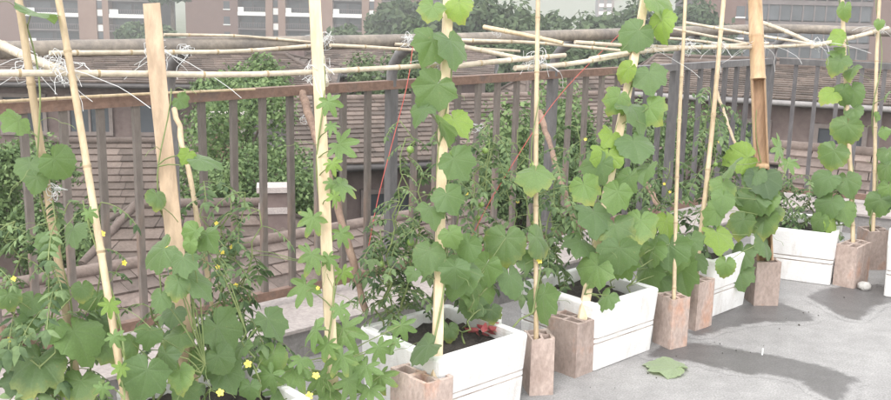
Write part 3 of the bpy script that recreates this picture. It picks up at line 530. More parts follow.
# thick bamboo: whole above, split open below
a, b = Vector(S['S10'][0]), Vector(S['S10'][1]); th = thing('thick_bamboo', a, 'thick orange brown bamboo split open along its lower half', 'bamboo')
zt = 1.16; mid = a.lerp(b, (zt-a.z)/(b.z-a.z))
m = MB(); pts = [mid.lerp(b, t) for t in (0, .012, .03, .25, .262, .27, .278, .5, .75, 1)]; m.tube(pts, [.041, .041, .0385, .0375, .039, .041, .038, .037, .0365, .036], 18); m.build('upper_culm', MT['bamboo_big'], th)
low = a.lerp(b, (.72-a.z)/(b.z-a.z))
def half_culm(m, p0, p1, r0, r1, open_dir):
    t = (p1-p0).normalized(); x = (open_dir-t*open_dir.dot(t)).normalized(); y = t.cross(x); vs_ = []; n = 12; st = 6
    for rr_, off in ((1, 0), (.78, 0)):
        for i in range(st+1):
            p = p0.lerp(p1, i/st); r = (r0+(r1-r0)*i/st)*rr_
            for k in range(n+1):
                an = R(62+236*k/n); vs_.append(p+(x*math.cos(an)+y*math.sin(an))*r)
    W = n+1; base = (st+1)*W; fo = []; fi = []
    for i in range(st):
        for k in range(n):
            fo.append((i*W+k, i*W+k+1, (i+1)*W+k+1, (i+1)*W+k)); fi.append((base+i*W+k, base+(i+1)*W+k, base+(i+1)*W+k+1, base+i*W+k+1))
        for k in (0, n): fi.append((i*W+k, (i+1)*W+k, base+(i+1)*W+k, base+i*W+k))
    for k in range(n):
        for i in (0, st): fi.append((i*W+k, i*W+k+1, base+i*W+k+1, base+i*W+k))
    m.add(vs_, fo, 0, True); m.add(vs_, fi, 1, False)
od = Vector((-.15, -1, 0))
m = MB(); half_culm(m, low, mid, .039, .039, od); m.build('split_culm', [MT['bamboo_big'], MT['bamboo_in']], th)
m = MB(); m.tube([low-Vector((0, 0, .012)), low, low+Vector((0, 0, .012))], [.036, .041, .037], 18); m.build('node_ring', MT['bamboo_big'], th)
m = MB(); half_culm(m, a, low, .043, .040, od); m.build('split_culm', [MT['bamboo_big'], MT['bamboo_in']], th)

# ------------------------------------------------------------------ horizontal poles, branches, strings of the trellis
def spline(pts, n=6):
    pts = [Vector(p) for p in pts]; P = [pts[0]*2-pts[1]]+pts+[pts[-1]*2-pts[-2]]; out = []
    for i in range(1, len(P)-2):
        for k in range(n):
            t = k/n; a, b, c, d = P[i-1:i+3]
            out.append(.5*((2*b)+(c-a)*t+(2*a-5*b+4*c-d)*t*t+(3*b-a-3*c+d)*t**3))
    return out+[pts[-1]]
PL = {'H1': 'long pale pole tied across the board and the strip with lobed leaves', 'H1c': 'pale pole crossing from the big leaf strip to the narrow brick stake',
 'H1d': 'pale pole crossing from the narrow brick stake to the slanting strip', 'H1e': 'pale bent pole crossing from the slanting strip to the thick bamboo', 'H1f': 'pale pole end lying just above the bent pole by the slanting strip',
 'H2': 'thin pale rod below the handrail pipe, passing behind the wooden board', 'H2b': 'thin pale rod along the handrail pipe at the curved bracket', 'H3': 'very thin rod lying on top of the handrail pipe beyond the board',
 'H4': 'thick short pole slanting down from the handrail pipe to the long pale pole', 'H5': 'very thin rod lying along the rust brown fence rail', 'C1': 'knobbly pole sloping from the handrail pipe behind the thin stake in the narrow brick',
 'C2': 'thin rod running low beside the handrail pipe behind the narrow brick stake', 'C3': 'crooked pole running from the handrail pipe to the tangle on the narrow brick stake',
 'R1': 'stout white pole slanting from the pipe behind the thick bamboo to the leafy stake', 'R2': 'long thin rod slanting from the handrail pipe past the thick bamboo', 'R3': 'thin rod slanting from the handrail pipe to the thick bamboo knot',
 'X1': 'thin rod lying beside the handrail pipe at the big leaf strip', 'X2': 'thin rod sloping from the pipe to the knot by the thick bamboo', 'X3': 'short pale bamboo stub tied behind the lobed leaf strip',
 'R4': 'pale pole crossing before the thick bamboo to the heart leaf stake', 'R5': 'stout white pole rising from the heart leaf stake to the stake near the far kerb'}
for i, (k, lab) in enumerate(PL.items()):
    pts, r = POLES[k]; bamboo('bamboo_pole', spline(pts), r, r*.85, lab, MT['bamboo'] if k in ('H5', 'C1') else MT['bamboo_pale'], .2, 40+i, 'pole', 'poles tied into the trellis')
BL = {'B1': 'rough brown branch propped against the fence beside the lobed leaves', 'B2': 'rough brown branch leaning behind the thin stake in the narrow brick', 'B3': 'short brown branch behind the slanting strip and its leaves',
      'B4': 'thin bare stick slanting beside the thick bamboo', 'B5': 'split yellow cane leaning behind the wooden board', 'B6': 'short thick log lying among the broad low leaves'}
for i, (k, lab) in enumerate(BL.items()):
    pts, r = POLES[k]; sp_ = spline(pts, 8); m = MB(); rs = random.Random(i)
    sp_ = [p+Vector([rs.uniform(-.004, .004) for _ in range(3)]) for p in sp_]
    m.tube(sp_, [r*rs.uniform(.85, 1.15)*(1-.2*j/len(sp_)) for j in range(len(sp_))], 9)
    m.build('branch', MT['bark'] if k in ('B1', 'B2', 'B3', 'B6') else MT['bamboo'], None, label=lab, cat='branch')
for k, lab in (('RS1', 'thin red string hanging from the pipe beside the curved bracket post'), ('RS2', 'thin red string slanting down past the narrow brick stake')):
    pts, r = POLES[k]; m = MB(); m.tube(spline(pts, 8), r, 5); m.build('red_string', MT['redstring'], None, label=lab, cat='string')
# white plastic ties: loops round the joint plus loose dangling ends
KL = ['slanting thick pole', 'long pale pole at the slanting dry stake', 'wooden board', 'handrail pipe beside the board', 'lobed leaf strip joint', 'rod by the lobed leaf strip, standing up in loops', 'handrail pipe at the curved bracket',
      'big leaf strip joint', 'narrow brick stake, thickly tangled', 'slanting strip joint', 'very thin stake joint', 'thin stake beside the thick bamboo', 'thick bamboo', 'heart leaf stake joint', 'stake near the far kerb', 'dry stake midway, in a small ball',
      'knobbly pole on the pipe', 'tomato stem before the fence', 'propped brown branch']
for i, kp in enumerate(KNOTS):
    rs = random.Random(100+i); m = MB(); c = Vector(kp); big = i in (0, 1, 4, 8, 12); small = i in (15, 16, 17, 18)
    nl = 11 if big else 8; 
    if i == 8: nl = 18
    for l in range(nl):
        rad = rs.uniform(.014, .04 if not small else .024); ax = Vector([rs.gauss(0, 1) for _ in range(3)]).normalized(); o1 = ax.orthogonal().normalized(); o2 = ax.cross(o1)
        off = Vector([rs.uniform(-.018, .018) for _ in range(3)])*(1.6 if big else 1)
        m.tube([c+off+(o1*math.cos(an)*rs.uniform(.7, 1.2)+o2*math.sin(an)*rs.uniform(.5, 1))*rad for an in [k*.55 for k in range(rs.randint(9, 14))]], .0011, 4, cap=False)
    if not small:
        for l in range(9 if big else 6):
            p = c+Vector((rs.uniform(-.03, .03), rs.uniform(-.02, .02), 0)); v = Vector((rs.uniform(-.6, .6), rs.uniform(-.5, .1), rs.uniform(-.1, .9))); pts = [p]
            for k in range(rs.randint(6, 10)):
                p = p+v*.013; v += Vector((rs.gauss(0, .45), rs.gauss(0, .4), -.22)); pts.append(p)
            m.tube(pts, .0011, 4, cap=False)
    m.build('plastic_tie', MT['string'], None, label='tangled white plastic tie on the '+KL[i], cat='tie', group='white plastic ties of the trellis')

# ------------------------------------------------------------------ leaves
def interp(tab, x):
    for (x0, y0), (x1, y1) in zip(tab, tab[1:]):
        if x <= x1: return y0+(y1-y0)*(x-x0)/(x1-x0)
    return tab[-1][1]
CUC = [(0, 1.0), (12, .88), (28, .74), (38, .80), (46, .86), (56, .76), (74, .62), (86, .68), (94, .72), (108, .60), (126, .52), (144, .47), (158, .42), (168, .34), (176, .2), (180, .06)]
HRT = [(0, .98), (12, .89), (28, .80), (46, .78), (70, .68), (92, .66), (112, .57), (132, .50), (148, .46), (160, .42), (170, .32), (177, .16), (180, .05)]
MEL = [(0, 1.0), (9, .80), (16, .66), (23, .36), (30, .62), (40, .86), (46, .90), (54, .70), (62, .60), (69, .32), (78, .56), (90, .76), (96, .78), (106, .56), (116, .30), (128, .48), (142, .58), (154, .42), (168, .2), (180, .06)]
def leaf_mesh(name, tab, mat, seed, cup=.16, nseg=40, teeth=.035, width=1.5, fold=0.0):
    rs = random.Random(seed); vs_ = [(0, 0, 0)]; rings = (.35, .7, 1.0); asym = rs.uniform(-.06, .06); wv = [rs.uniform(-1, 1) for _ in range(6)]
    for q in rings:
        for k in range(nseg):
            th_ = -180+360*(k+.5)/nseg; r = interp(tab, abs(th_))*(1+asym*math.sin(R(th_)))*q
            if q == 1.0: r *= 1+teeth*(1 if k % 2 else -1)+rs.uniform(-.02, .02)
            an = R(th_); x, y = r*math.sin(an), r*math.cos(an)
            puff = .018*math.cos(abs(th_)/45*2*math.pi+math.pi)*q*min(1, r*2)
            z = -cup*(x*x*.9+y*y*.8) - .05*max(0, -abs(x)*3+.3) - .28*max(0, y-.2)**2 + fold*abs(x)*.6 + puff + .11*q*q*(wv[0]*math.sin(2*an+wv[1]*3)+wv[2]*math.sin(3*an+wv[3]*3)+.4*wv[4]*math.sin(6*an+wv[5]*3))
            vs_.append((x/width, y/width, z/width))
    fs_ = []
    for k in range(nseg-1): fs_.append((0, 1+k, 2+k))
    for i in range(2):
        for k in range(nseg-1):
            a_ = 1+i*nseg+k; fs_.append((a_, a_+nseg, a_+nseg+1, a_+1))
    m = MB(); m.add(vs_, [f[::-1] for f in fs_], 0, True); return m.mesh(name, mat)
LM = {}
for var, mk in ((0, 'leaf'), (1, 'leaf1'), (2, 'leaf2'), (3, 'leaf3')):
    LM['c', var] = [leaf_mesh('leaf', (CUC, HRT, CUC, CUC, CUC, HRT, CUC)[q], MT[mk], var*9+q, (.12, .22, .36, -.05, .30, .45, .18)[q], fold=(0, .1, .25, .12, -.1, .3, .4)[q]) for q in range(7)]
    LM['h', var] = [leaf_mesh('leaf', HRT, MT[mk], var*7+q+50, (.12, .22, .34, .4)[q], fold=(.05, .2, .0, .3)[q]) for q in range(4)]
for var, mk in ((0, 'melon'), (1, 'melon'), (2, 'melon2')):
    LM['m', var] = [leaf_mesh('leaf', MEL, MT[mk], var*7+q+80, (.08, .2, .3)[q], 48, .02, 1.55) for q in range(3)]
def place_leaf(P, size, roll, mesh, parent, rs, stemp=None, m_stem=None, flat=None):
    """P: blade centre; blade leans outwards, tip hanging, turned by roll about its normal"""
    P = Vector(P); to = Vector((-P.x, -P.y, 0)).normalized()
    yaw = rs.gauss(0, .55); to = Matrix.Rotation(yaw, 3, 'Z') @ to
    tilt = R(rs.uniform(8, 60)) if abs(roll) < 74 else R(78)
    size = min(size*1.2, .19)*rs.uniform(.9, 1.1)
    nrm = (to*math.cos(tilt)+Vector((0, 0, 1))*math.sin(tilt)).normalized()
    tipd = Vector((0, 0, -1)); tipd = (tipd-nrm*tipd.dot(nrm)).normalized()
    tipd = Quaternion(nrm, R(roll+rs.gauss(0, 8))) @ tipd
    x = tipd.cross(nrm).normalized(); org = P-tipd*size*.2
    o = link('leaf', mesh, parent)
    Mx = Matrix((( x.x, tipd.x, nrm.x), (x.y, tipd.y, nrm.y), (x.z, tipd.z, nrm.z))).to_4x4()
    o.matrix_basis = Matrix.Translation(org) @ Mx @ Matrix.Diagonal((size*rs.uniform(.88, 1.12), size*rs.uniform(.9, 1.1), size, 1))
    if m_stem is not None:
        sp_ = Vector(stemp); midp = (org+sp_)/2-nrm*.02+Vector((0, 0, .012))
        m_stem.tube([sp_, midp*.5+sp_*.5+Vector((0, 0, .004)), midp, org-nrm*.001], [.0026, .0023, .002, .0018], 5, cap=False)
    return o
def stake_pt(k, z):
    a, b = Vector(S[k][0]), Vector(S[k][1]); return a.lerp(b, (z-a.z)/(b.z-a.z))
def tendril(m, p, rs, n=14):
    v = Vector((rs.gauss(0, 1), rs.gauss(0, 1)-.4, rs.uniform(-.2, .8))).normalized(); pts = [p]; ph = rs.uniform(0, 6)
    for i in range(n):
        p = p+v*.011+Vector((math.cos(ph+i*.9), math.sin(ph+i*.9), math.sin(i*.8)))*.0035*min(1, i/5); v.z -= .06; pts.append(p)
    m.tube(pts, .0009, 4, cap=False)
def vine(key, stake, base, label, cat, shape, lk=None, name='cucumber_vine', ztop=2.0, mat='stem', off=.022):
    """plant climbing a stake: twisted stem, petioles and tendrils in one mesh, every leaf its own part"""
    th = thing(name, base, label, cat); rs = random.Random(key); m = MB(); b = Vector(base)
    def sp(z):
        c = stake_pt(stake, z); an = z*9+1; return c+Vector((math.cos(an), math.sin(an), 0))*off
    z0 = max(b.z+.08, S[stake][0][2]+.05); pts = [b, b.lerp(sp(z0), .5)+Vector((0, 0, .02))]; z = z0
    while z < ztop: pts.append(sp(z)); z += .045
    m.tube(pts, [.0042-.0022*i/len(pts) for i in range(len(pts))], 6)
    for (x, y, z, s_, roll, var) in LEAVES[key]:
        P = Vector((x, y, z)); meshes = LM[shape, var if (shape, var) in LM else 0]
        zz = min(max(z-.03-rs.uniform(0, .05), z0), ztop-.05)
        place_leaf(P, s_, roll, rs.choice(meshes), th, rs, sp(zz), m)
        if rs.random() < .4: tendril(m, sp(min(zz+.05, ztop)), rs)
    m.build('stem', MT[mat], th); return th
def bushy(key, roots, label, cat, shape, name='cucumber_plant', mat='stem', ext=None):
    """low plant: several runners from the soil, each leaf on a long petiole"""
    th = thing(name, roots[0], label, cat); rs = random.Random(key); m = MB(); runs = []
    lst = LEAVES[key] if isinstance(key, str) else key
    pts_all = [Vector(l[:3]) for l in lst]
    for r in roots:
        r = Vector(r); near = sorted(pts_all, key=lambda p: (p-r).length)[:max(3, len(pts_all)//len(roots))]
        c = sum(near, Vector())/len(near); topz = max(p.z for p in near); e = Vector((c.x, c.y, topz))
        run = [r.lerp(e, t)+Vector((rs.gauss(0, .012), rs.gauss(0, .012), 0))*(1 if t else 0) for t in [i/10 for i in range(11)]]
        runs += run; m.tube(run, [.0045-.0022*i/10 for i in range(11)], 6)
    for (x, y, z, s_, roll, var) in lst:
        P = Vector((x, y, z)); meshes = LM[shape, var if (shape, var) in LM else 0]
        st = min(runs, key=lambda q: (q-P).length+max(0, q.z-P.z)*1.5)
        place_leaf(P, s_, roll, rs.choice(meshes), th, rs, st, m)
        if rs.random() < .3: tendril(m, st, rs)
    m.build('stem', MT[mat], th); return th
def soil(s, p): return tuple(fp(s, p, .25))
v5 = vine('S5', 'S5', (-.05, 3.42, .21), 'cucumber vine with large hanging leaves on the strip in a brick', 'vine', 'c')
vine('S7', 'S7', soil(2.12, -1.16), 'dense cucumber vine of big leaves hanging on the slanting strip', 'vine', 'c')
vine('S11', 'S11', (2.05, 5.55, .25), 'vine of bright heart shaped leaves climbing a thin bamboo by the turned box', 'vine', 'h')
vine('S12', 'S12', (2.56, 5.79, .2), 'sparse vine with small leaves on the stake close to the far kerb', 'vine', 'h')
vine('S10', 'S10', (1.50, 5.03, .25), 'cucumber vine bunched around the foot of the thick bamboo', 'vine', 'c', ztop=1.02)
bushy('box2', [soil(2.26, -1.14), soil(2.30, -1.0)], 'bushy cucumber plant with broad leaves drooping over the box end and reddish brick', 'plant', 'c')
bushy('box1', [soil(1.30, -1.12), soil(1.42, -.98)], 'bushy cucumber plant with pale green leaves over the red petals', 'plant', 'c')
vine('S1', 'S1', tuple(fp(-.16, -.95, .25)), 'sparse cucumber vine with few drooping leaves on the dry stake', 'vine', 'c')
vine('S2', 'S2', tuple(fp(-.1, -1.3, .0)), 'bitter melon shoot with small lobed leaves on the slanting dry stake', 'vine', 'm', name='bitter_melon_vine', ztop=1.0)
vine('S3', 'S3', soil(.2, -1.05), 'thin cucumber shoot with three leaves up the wooden board', 'vine', 'c', ztop=1.3, off=.036)
vine('S6', 'S6', soil(1.5, -1.15), 'cucumber vine with one very large round leaf on the narrow brick stake', 'vine', 'c', ztop=1.2)
bushy('left', [tuple(fp(-.3, -1.0, .25)), tuple(fp(-.2, -.95, .25))], 'cucumber plant with broad low leaves around the leaning dry stakes', 'plant', 'c')
bushy('board', [soil(.1, -1.1), soil(.25, -1.0), soil(.38, -1.15)], 'cucumber plant with grey green leaves crowding the wooden board', 'plant', 'c')
melon = vine('melon', 'S4', tuple(fp(.62, -1.15, .0)), 'bitter melon vine with deeply lobed leaves and yellow flowers on the pale strip', 'vine', 'm', name='bitter_melon_vine')
bushy('corner', [(1.72, 5.08, .2)], 'small lobed vine shoot beside the thick bamboo split', 'plant', 'm', name='bitter_melon_shoot')

# ------------------------------------------------------------------ tomato plants: fine foliage as one part, stems as another
def leaflet(m, o, d, nrm, L, W):
    s_ = d.cross(nrm).normalized()
    m.add([o, o+d*L*.35+s_*W*.5-nrm*L*.04, o+d*L*.7+s_*W*.32-nrm*L*.12, o+d*L-nrm*L*.25, o+d*L*.7-s_*W*.32-nrm*L*.12, o+d*L*.35-s_*W*.5-nrm*L*.04, o+d*L*.45+nrm*L*.03],
          [(0, 1, 6), (1, 2, 6), (2, 3, 6), (3, 4, 6), (4, 5, 6), (5, 0, 6)])
def tomato(base, h, spread, label, seed, nstem=3, flowers=3, fruits=2, stake=True, dens=1.0, lean=(0, 0)):
    rs = random.Random(seed); b = Vector(base); th = thing('tomato_plant', b, label, 'plant', 'tomato plants before the fence'); fm, sm = MB(), MB(); runs = []
    for k in range(nstem):
        e = b+Vector((rs.uniform(-1, 1)*spread*.6+lean[0], rs.uniform(-1, 1)*spread*.4+lean[1], h*rs.uniform(.75, 1))); run = [b]; n = 12
        for i in range(1, n+1): run.append(b.lerp(e, i/n)+Vector((rs.gauss(0, .014), rs.gauss(0, .014), 0)))
        runs += run[5:-1]; sm.tube(run, [.0048-.0028*i/n for i in range(n+1)], 6)
        for i in range(3, n+1):
            for _ in range(2 if rs.random() < .35*dens else 1):
                p = run[i]; az = rs.uniform(0, 6.28); d = Vector((math.cos(az), math.sin(az), rs.uniform(-.1, .6))).normalized(); Lr = spread*rs.uniform(.55, 1.0)*(1-.35*i/n); pts = [p]
                for q in range(6): d = (d+Vector((0, 0, -.20))).normalized(); pts.append(pts[-1]+d*Lr/6)
                sm.tube(pts, [.0016]*7, 4, cap=False)
                for q in range(2, 7):
                    dd = (pts[q]-pts[q-1]).normalized(); nr = (Vector((0, 0, 1))-dd*dd.z).normalized() if abs(dd.z) < .98 else Vector((1, 0, 0)); sd_ = dd.cross(nr)
                    sz = Lr*rs.uniform(.17, .27)
                    for sgn in (-1, 1):
                        di = (dd*.5+sd_*sgn+Vector((0, 0, rs.uniform(-.55, .0)))).normalized(); ni = (nr+Vector([rs.gauss(0, .3) for _ in range(3)])).normalized()
                        leaflet(fm, pts[q], di, ni, sz, sz*rs.uniform(.4, .55))
                leaflet(fm, pts[-1], d, nr, sz*1.25, sz*.65)
    fo = fm.build('foliage', MT['tomato'], th, kind='stuff'); sm.build('stem', MT['stem'], th)
    for k in range(flowers):
        q = rs.choice(runs); flower(q+Vector((rs.uniform(-.04, .04), rs.uniform(-.05, 0), rs.uniform(-.01, .03))), .016, th, rs, q)
    for k in range(fruits):
        q = rs.choice(runs); p = q+Vector((rs.uniform(-.03, .03), rs.uniform(-.04, 0), -.03)); f_ = MB(); sphere(f_, p, rs.uniform(.011, .016)); f_.tube([p, p+Vector((0, 0, .02)), q], .0014, 5, cap=False); f_.build('fruit', MT['fruit'], th)
    return th
def sphere(m, c, r, n=10, k=6, sq=(1, 1, 1), jit=0, rs=None):
    vs_ = []
    for i in range(k+1):
        for j in range(n):
            a_, b_ = math.pi*i/k, 2*math.pi*j/n; q = 1+(rs.uniform(-jit, jit) if rs else 0)
            vs_.append(Vector(c)+Vector((math.sin(a_)*math.cos(b_)*sq[0], math.sin(a_)*math.sin(b_)*sq[1], math.cos(a_)*sq[2]))*r*q)
    m.add(vs_, [(i*n+j, (i+1)*n+j, (i+1)*n+(j+1) % n, i*n+(j+1) % n) for i in range(k) for j in range(n)], 0, True)
def flower(p, size, parent, rs, root=None):
    m = MB(); p = Vector(p); nrm = Vector((-p.x*.3+rs.gauss(0, .3), -1+rs.gauss(0, .3), .5)).normalized(); x = nrm.orthogonal().normalized(); y = nrm.cross(x)
    for k in range(5):
        an = 2*math.pi*k/5+.3; d = x*math.cos(an)+y*math.sin(an); s_ = d.cross(nrm); r = size/2
        m.add([p, p+d*r*.5+s_*r*.42+nrm*r*.2, p+d*r+nrm*r*.25+s_*r*.2, p+d*r+nrm*r*.25-s_*r*.2, p+d*r*.5-s_*r*.42+nrm*r*.2], [(0, 1, 2, 3, 4)])
    m.tube([p, p+nrm*size*.16], [size*.08, size*.05], 6)
    if root is not None:
        q = Vector(root); m.tube([p-nrm*.002, p-nrm*.02, p.lerp(q, .5)+Vector((0, 0, .01)), q], [.0012, .0012, .0014, .0016], 5, 1, cap=False)
    return m.build('flower', [MT['petal'], MT['stem']], parent)
# litter: crumbs of soil and dry leaf bits round the bricks
lt = MB(); rl = random.Random(8)
for k in range(28):
    s_ = rl.choice((1.55, 2.0, 2.4, 2.75, 3.4, 4.1))+rl.gauss(0, .16); c_ = fp(s_, -1.33-abs(rl.gauss(0, .10)), .004); r_ = rl.uniform(.0012, .0035)
    lt.box((c_.x, c_.y, r_*.6+.003), (r_*rl.uniform(.6, 1.6), r_, r_*.6), Matrix.Rotation(rl.uniform(0, 3), 3, 'Z'), 0, r_*.3)
lt.build('soil_crumbs', MT['soil'], None, label='dark crumbs of spilt soil on the concrete along the bricks', cat='soil', kind='stuff')
rs_ = random.Random(77)
ALL_LEAVES = [Vector(l[:3]) for v in LEAVES.values() for l in v]
for (x, y, z, s_) in FLOWERS:
    p = Vector((x, y, z)); flower(p, s_*.72, melon if x < 0 else v5, rs_, min(ALL_LEAVES, key=lambda q: (q-p).length)+Vector((0, 0, -.01)))
tomato(soil(.42, -.92), .74, .26, 'tomato plant with small yellow flowers in the box with the board', 1, 3, 2, 0)
tomato(soil(.12, -.9), .75, .24, 'tomato plant with drooping leaves behind the wooden board', 2, 2, 2, 0)
tomato(tuple(fp(-.22, -.88, .25)), .78, .26, 'tomato plant between the leaning dry stakes and the fence', 3, 3, 2, 0)
tomato(tuple(fp(-.05, -.8, .0)), 1.0, .2, 'wispy tomato plant between the slanting dry stake and the board', 21, 2, 2, 0, dens=.5)
tomato(soil(.33, -.84), .82, .2, 'wispy tomato plant beside the split yellow cane', 22, 2, 2, 0, dens=.5)
tomato(soil(1.12, -.84), .80, .18, 'wispy tomato plant against the propped brown branch', 23, 2, 0, 0, dens=.5)
tomato(soil(1.17, -.86), .52, .25, 'dense dark tomato plant at the back of the box with red petals', 4, 4, 0, 2, dens=1.2)
tomato(soil(1.38, -.86), .84, .22, 'tall tomato plant behind the strip hung with big cucumber leaves', 5, 3, 1, 3)
tomato(soil(1.52, -.85), .84, .24, 'tall tomato plant reaching the fence rail beside the narrow brick stake', 6, 3, 2, 3, lean=(.05, .1))
tomato(soil(1.99, -.88), .82, .26, 'tomato plant with green fruit over the stony soil behind the slanting strip', 7, 3, 1, 4, lean=(-.08, .1))
tomato(soil(2.15, -.86), .66, .24, 'low tomato plant at the back of the box beside the slanting strip', 8, 2, 0, 2)
tomato(soil(2.30, -.88), .86, .26, 'tall thin tomato plant behind the broad drooping leaves', 9, 2, 2, 1, lean=(.1, .15))
tomato(soil(3.05, -.88), .55, .26, 'tomato plant in the small box before the dark fence', 10, 2, 2, 1, lean=(-.1, .1))
tomato(soil(3.22, -.95), .88, .28, 'tall tomato plant with yellowing tips beside the thick bamboo', 11, 2, 2, 1, lean=(.0, .15))
tomato((1.93, 5.72, .25), .38, .24, 'low tomato plant at the left part of the turned box', 12, 3, 0, 0)
tomato((2.16, 5.62, .25), .36, .22, 'low tomato plant under the heart shaped leaves in the turned box', 13, 3, 0, 0)
tomato((2.72, 5.42, .25), .62, .26, 'tomato plant in the box next to the pale stone', 14, 3, 1, 0)

# ------------------------------------------------------------------ small things
rs = random.Random(4)
m = MB(); m.tube([(.225, 3.775, .21), (.225, 3.775, .335)], .011, 12); m.build('plastic_tube', MT['pvc'], None, label='short pale plastic tube stuck in the soil beside the red petals', cat='tube')
th = thing('fallen_petals', (.17, 3.74, .25), 'heap of fallen red petals on dark soil', 'petals')
for k in range(16):
    m = MB(); c = Vector((.165, 3.735, .268))+U*rs.uniform(-.055, .05)+NN*rs.uniform(-.03, .03)+Vector((0, 0, rs.uniform(0, .02))); d = Vector((rs.gauss(0, 1), rs.gauss(0, 1), rs.uniform(.1, .7))).normalized()
    leaflet(m, c, d, d.orthogonal(), .042, .036); m.build('petal', MT['petal'] if k in (3, 7) else MT['red'], th)
m = MB(); sphere(m, (2.352, 5.318, .022), .036, 9, 6, (1.1, .9, .72), .12, rs); m.build('stone', MT['stone'], None, label='pale rounded stone on the concrete beside the wide grey brick', cat='stone')
for k, (s_, p_) in enumerate(((1.90, -.95), (1.97, -.98), (2.05, -.93), (1.93, -1.02))):
    m = MB(); sphere(m, fp(s_, p_, .268), (.030, .026, .017, .022)[k], 8, 5, ((1.2, 1, .7), (1.3, 1.1, .45), (1, 1, .8), (1, 1, .95))[k], .12, rs); m.build('pebble', MT['stone'], None, label=('large', 'flat', 'small', 'rounded')[k]+' grey pebble on the soil at the slanting strip', cat='pebble', group='pebbles on the soil by the slanting strip')
o = link('fallen_leaf', leaf_mesh('fallen_leaf', CUC, MT['pale_leaf'], 99, .10), None, 'pale green fallen leaf lying on the bare concrete', 'leaf')
o.location = (1.0, 4.03, .02); o.scale = (.21, .21, .14); o.rotation_euler = (R(3), R(-2), R(60))
m = MB(); m.tube([(1.45, 4.245, .004), (1.452, 4.25, .034)], .004, 8); m.build('cigarette_stub', MT['string'], None, label='tiny white stub standing on the wet stain', cat='stub')

# ------------------------------------------------------------------ neighbouring roofs
def shingle_plane(m, e0, e1, r0, r1, expo=.2, tw=.33, lift=.028, skip=None):
    """courses of shingles between an eave line e0-e1 and a ridge line r0-r1"""
    e0, e1, r0, r1 = map(Vector, (e0, e1, r0, r1)); rows = max(1, int(((r0+r1)/2-(e0+e1)/2).length/expo)); nr = (e1-e0).cross(r0-e0+r1-e1).normalized(); rs = random.Random(rows)
    if nr.z < 0: nr = -nr
    for i in range(rows):
        a, b = e0.lerp(r0, i/rows), e1.lerp(r1, i/rows); a2, b2 = e0.lerp(r0, min(1, (i+1.15)/rows)), e1.lerp(r1, min(1, (i+1.15)/rows)); W = (b-a).length
        if W < .05: continue
        ofs = (i % 2)*.5*tw+rs.uniform(-.05, .05); x = -ofs
        while x < W:
            x0, x1 = max(0, x)/W, min(W, x+tw-.008)/W; x += tw
            if x1-x0 < .002: continue
            j = rs.uniform(-.008, .008); lf = nr*(lift+rs.uniform(0, .008))
            p0, p1, p2, p3 = a.lerp(b, x0), a.lerp(b, x1), a2.lerp(b2, x1), a2.lerp(b2, x0); dn = (p0-p3).normalized()*j
            m.add([p0+lf+dn, p1+lf+dn, p2, p3, p0+dn-nr*.01, p1+dn-nr*.01], [(0, 1, 2, 3), (4, 5, 1, 0)])
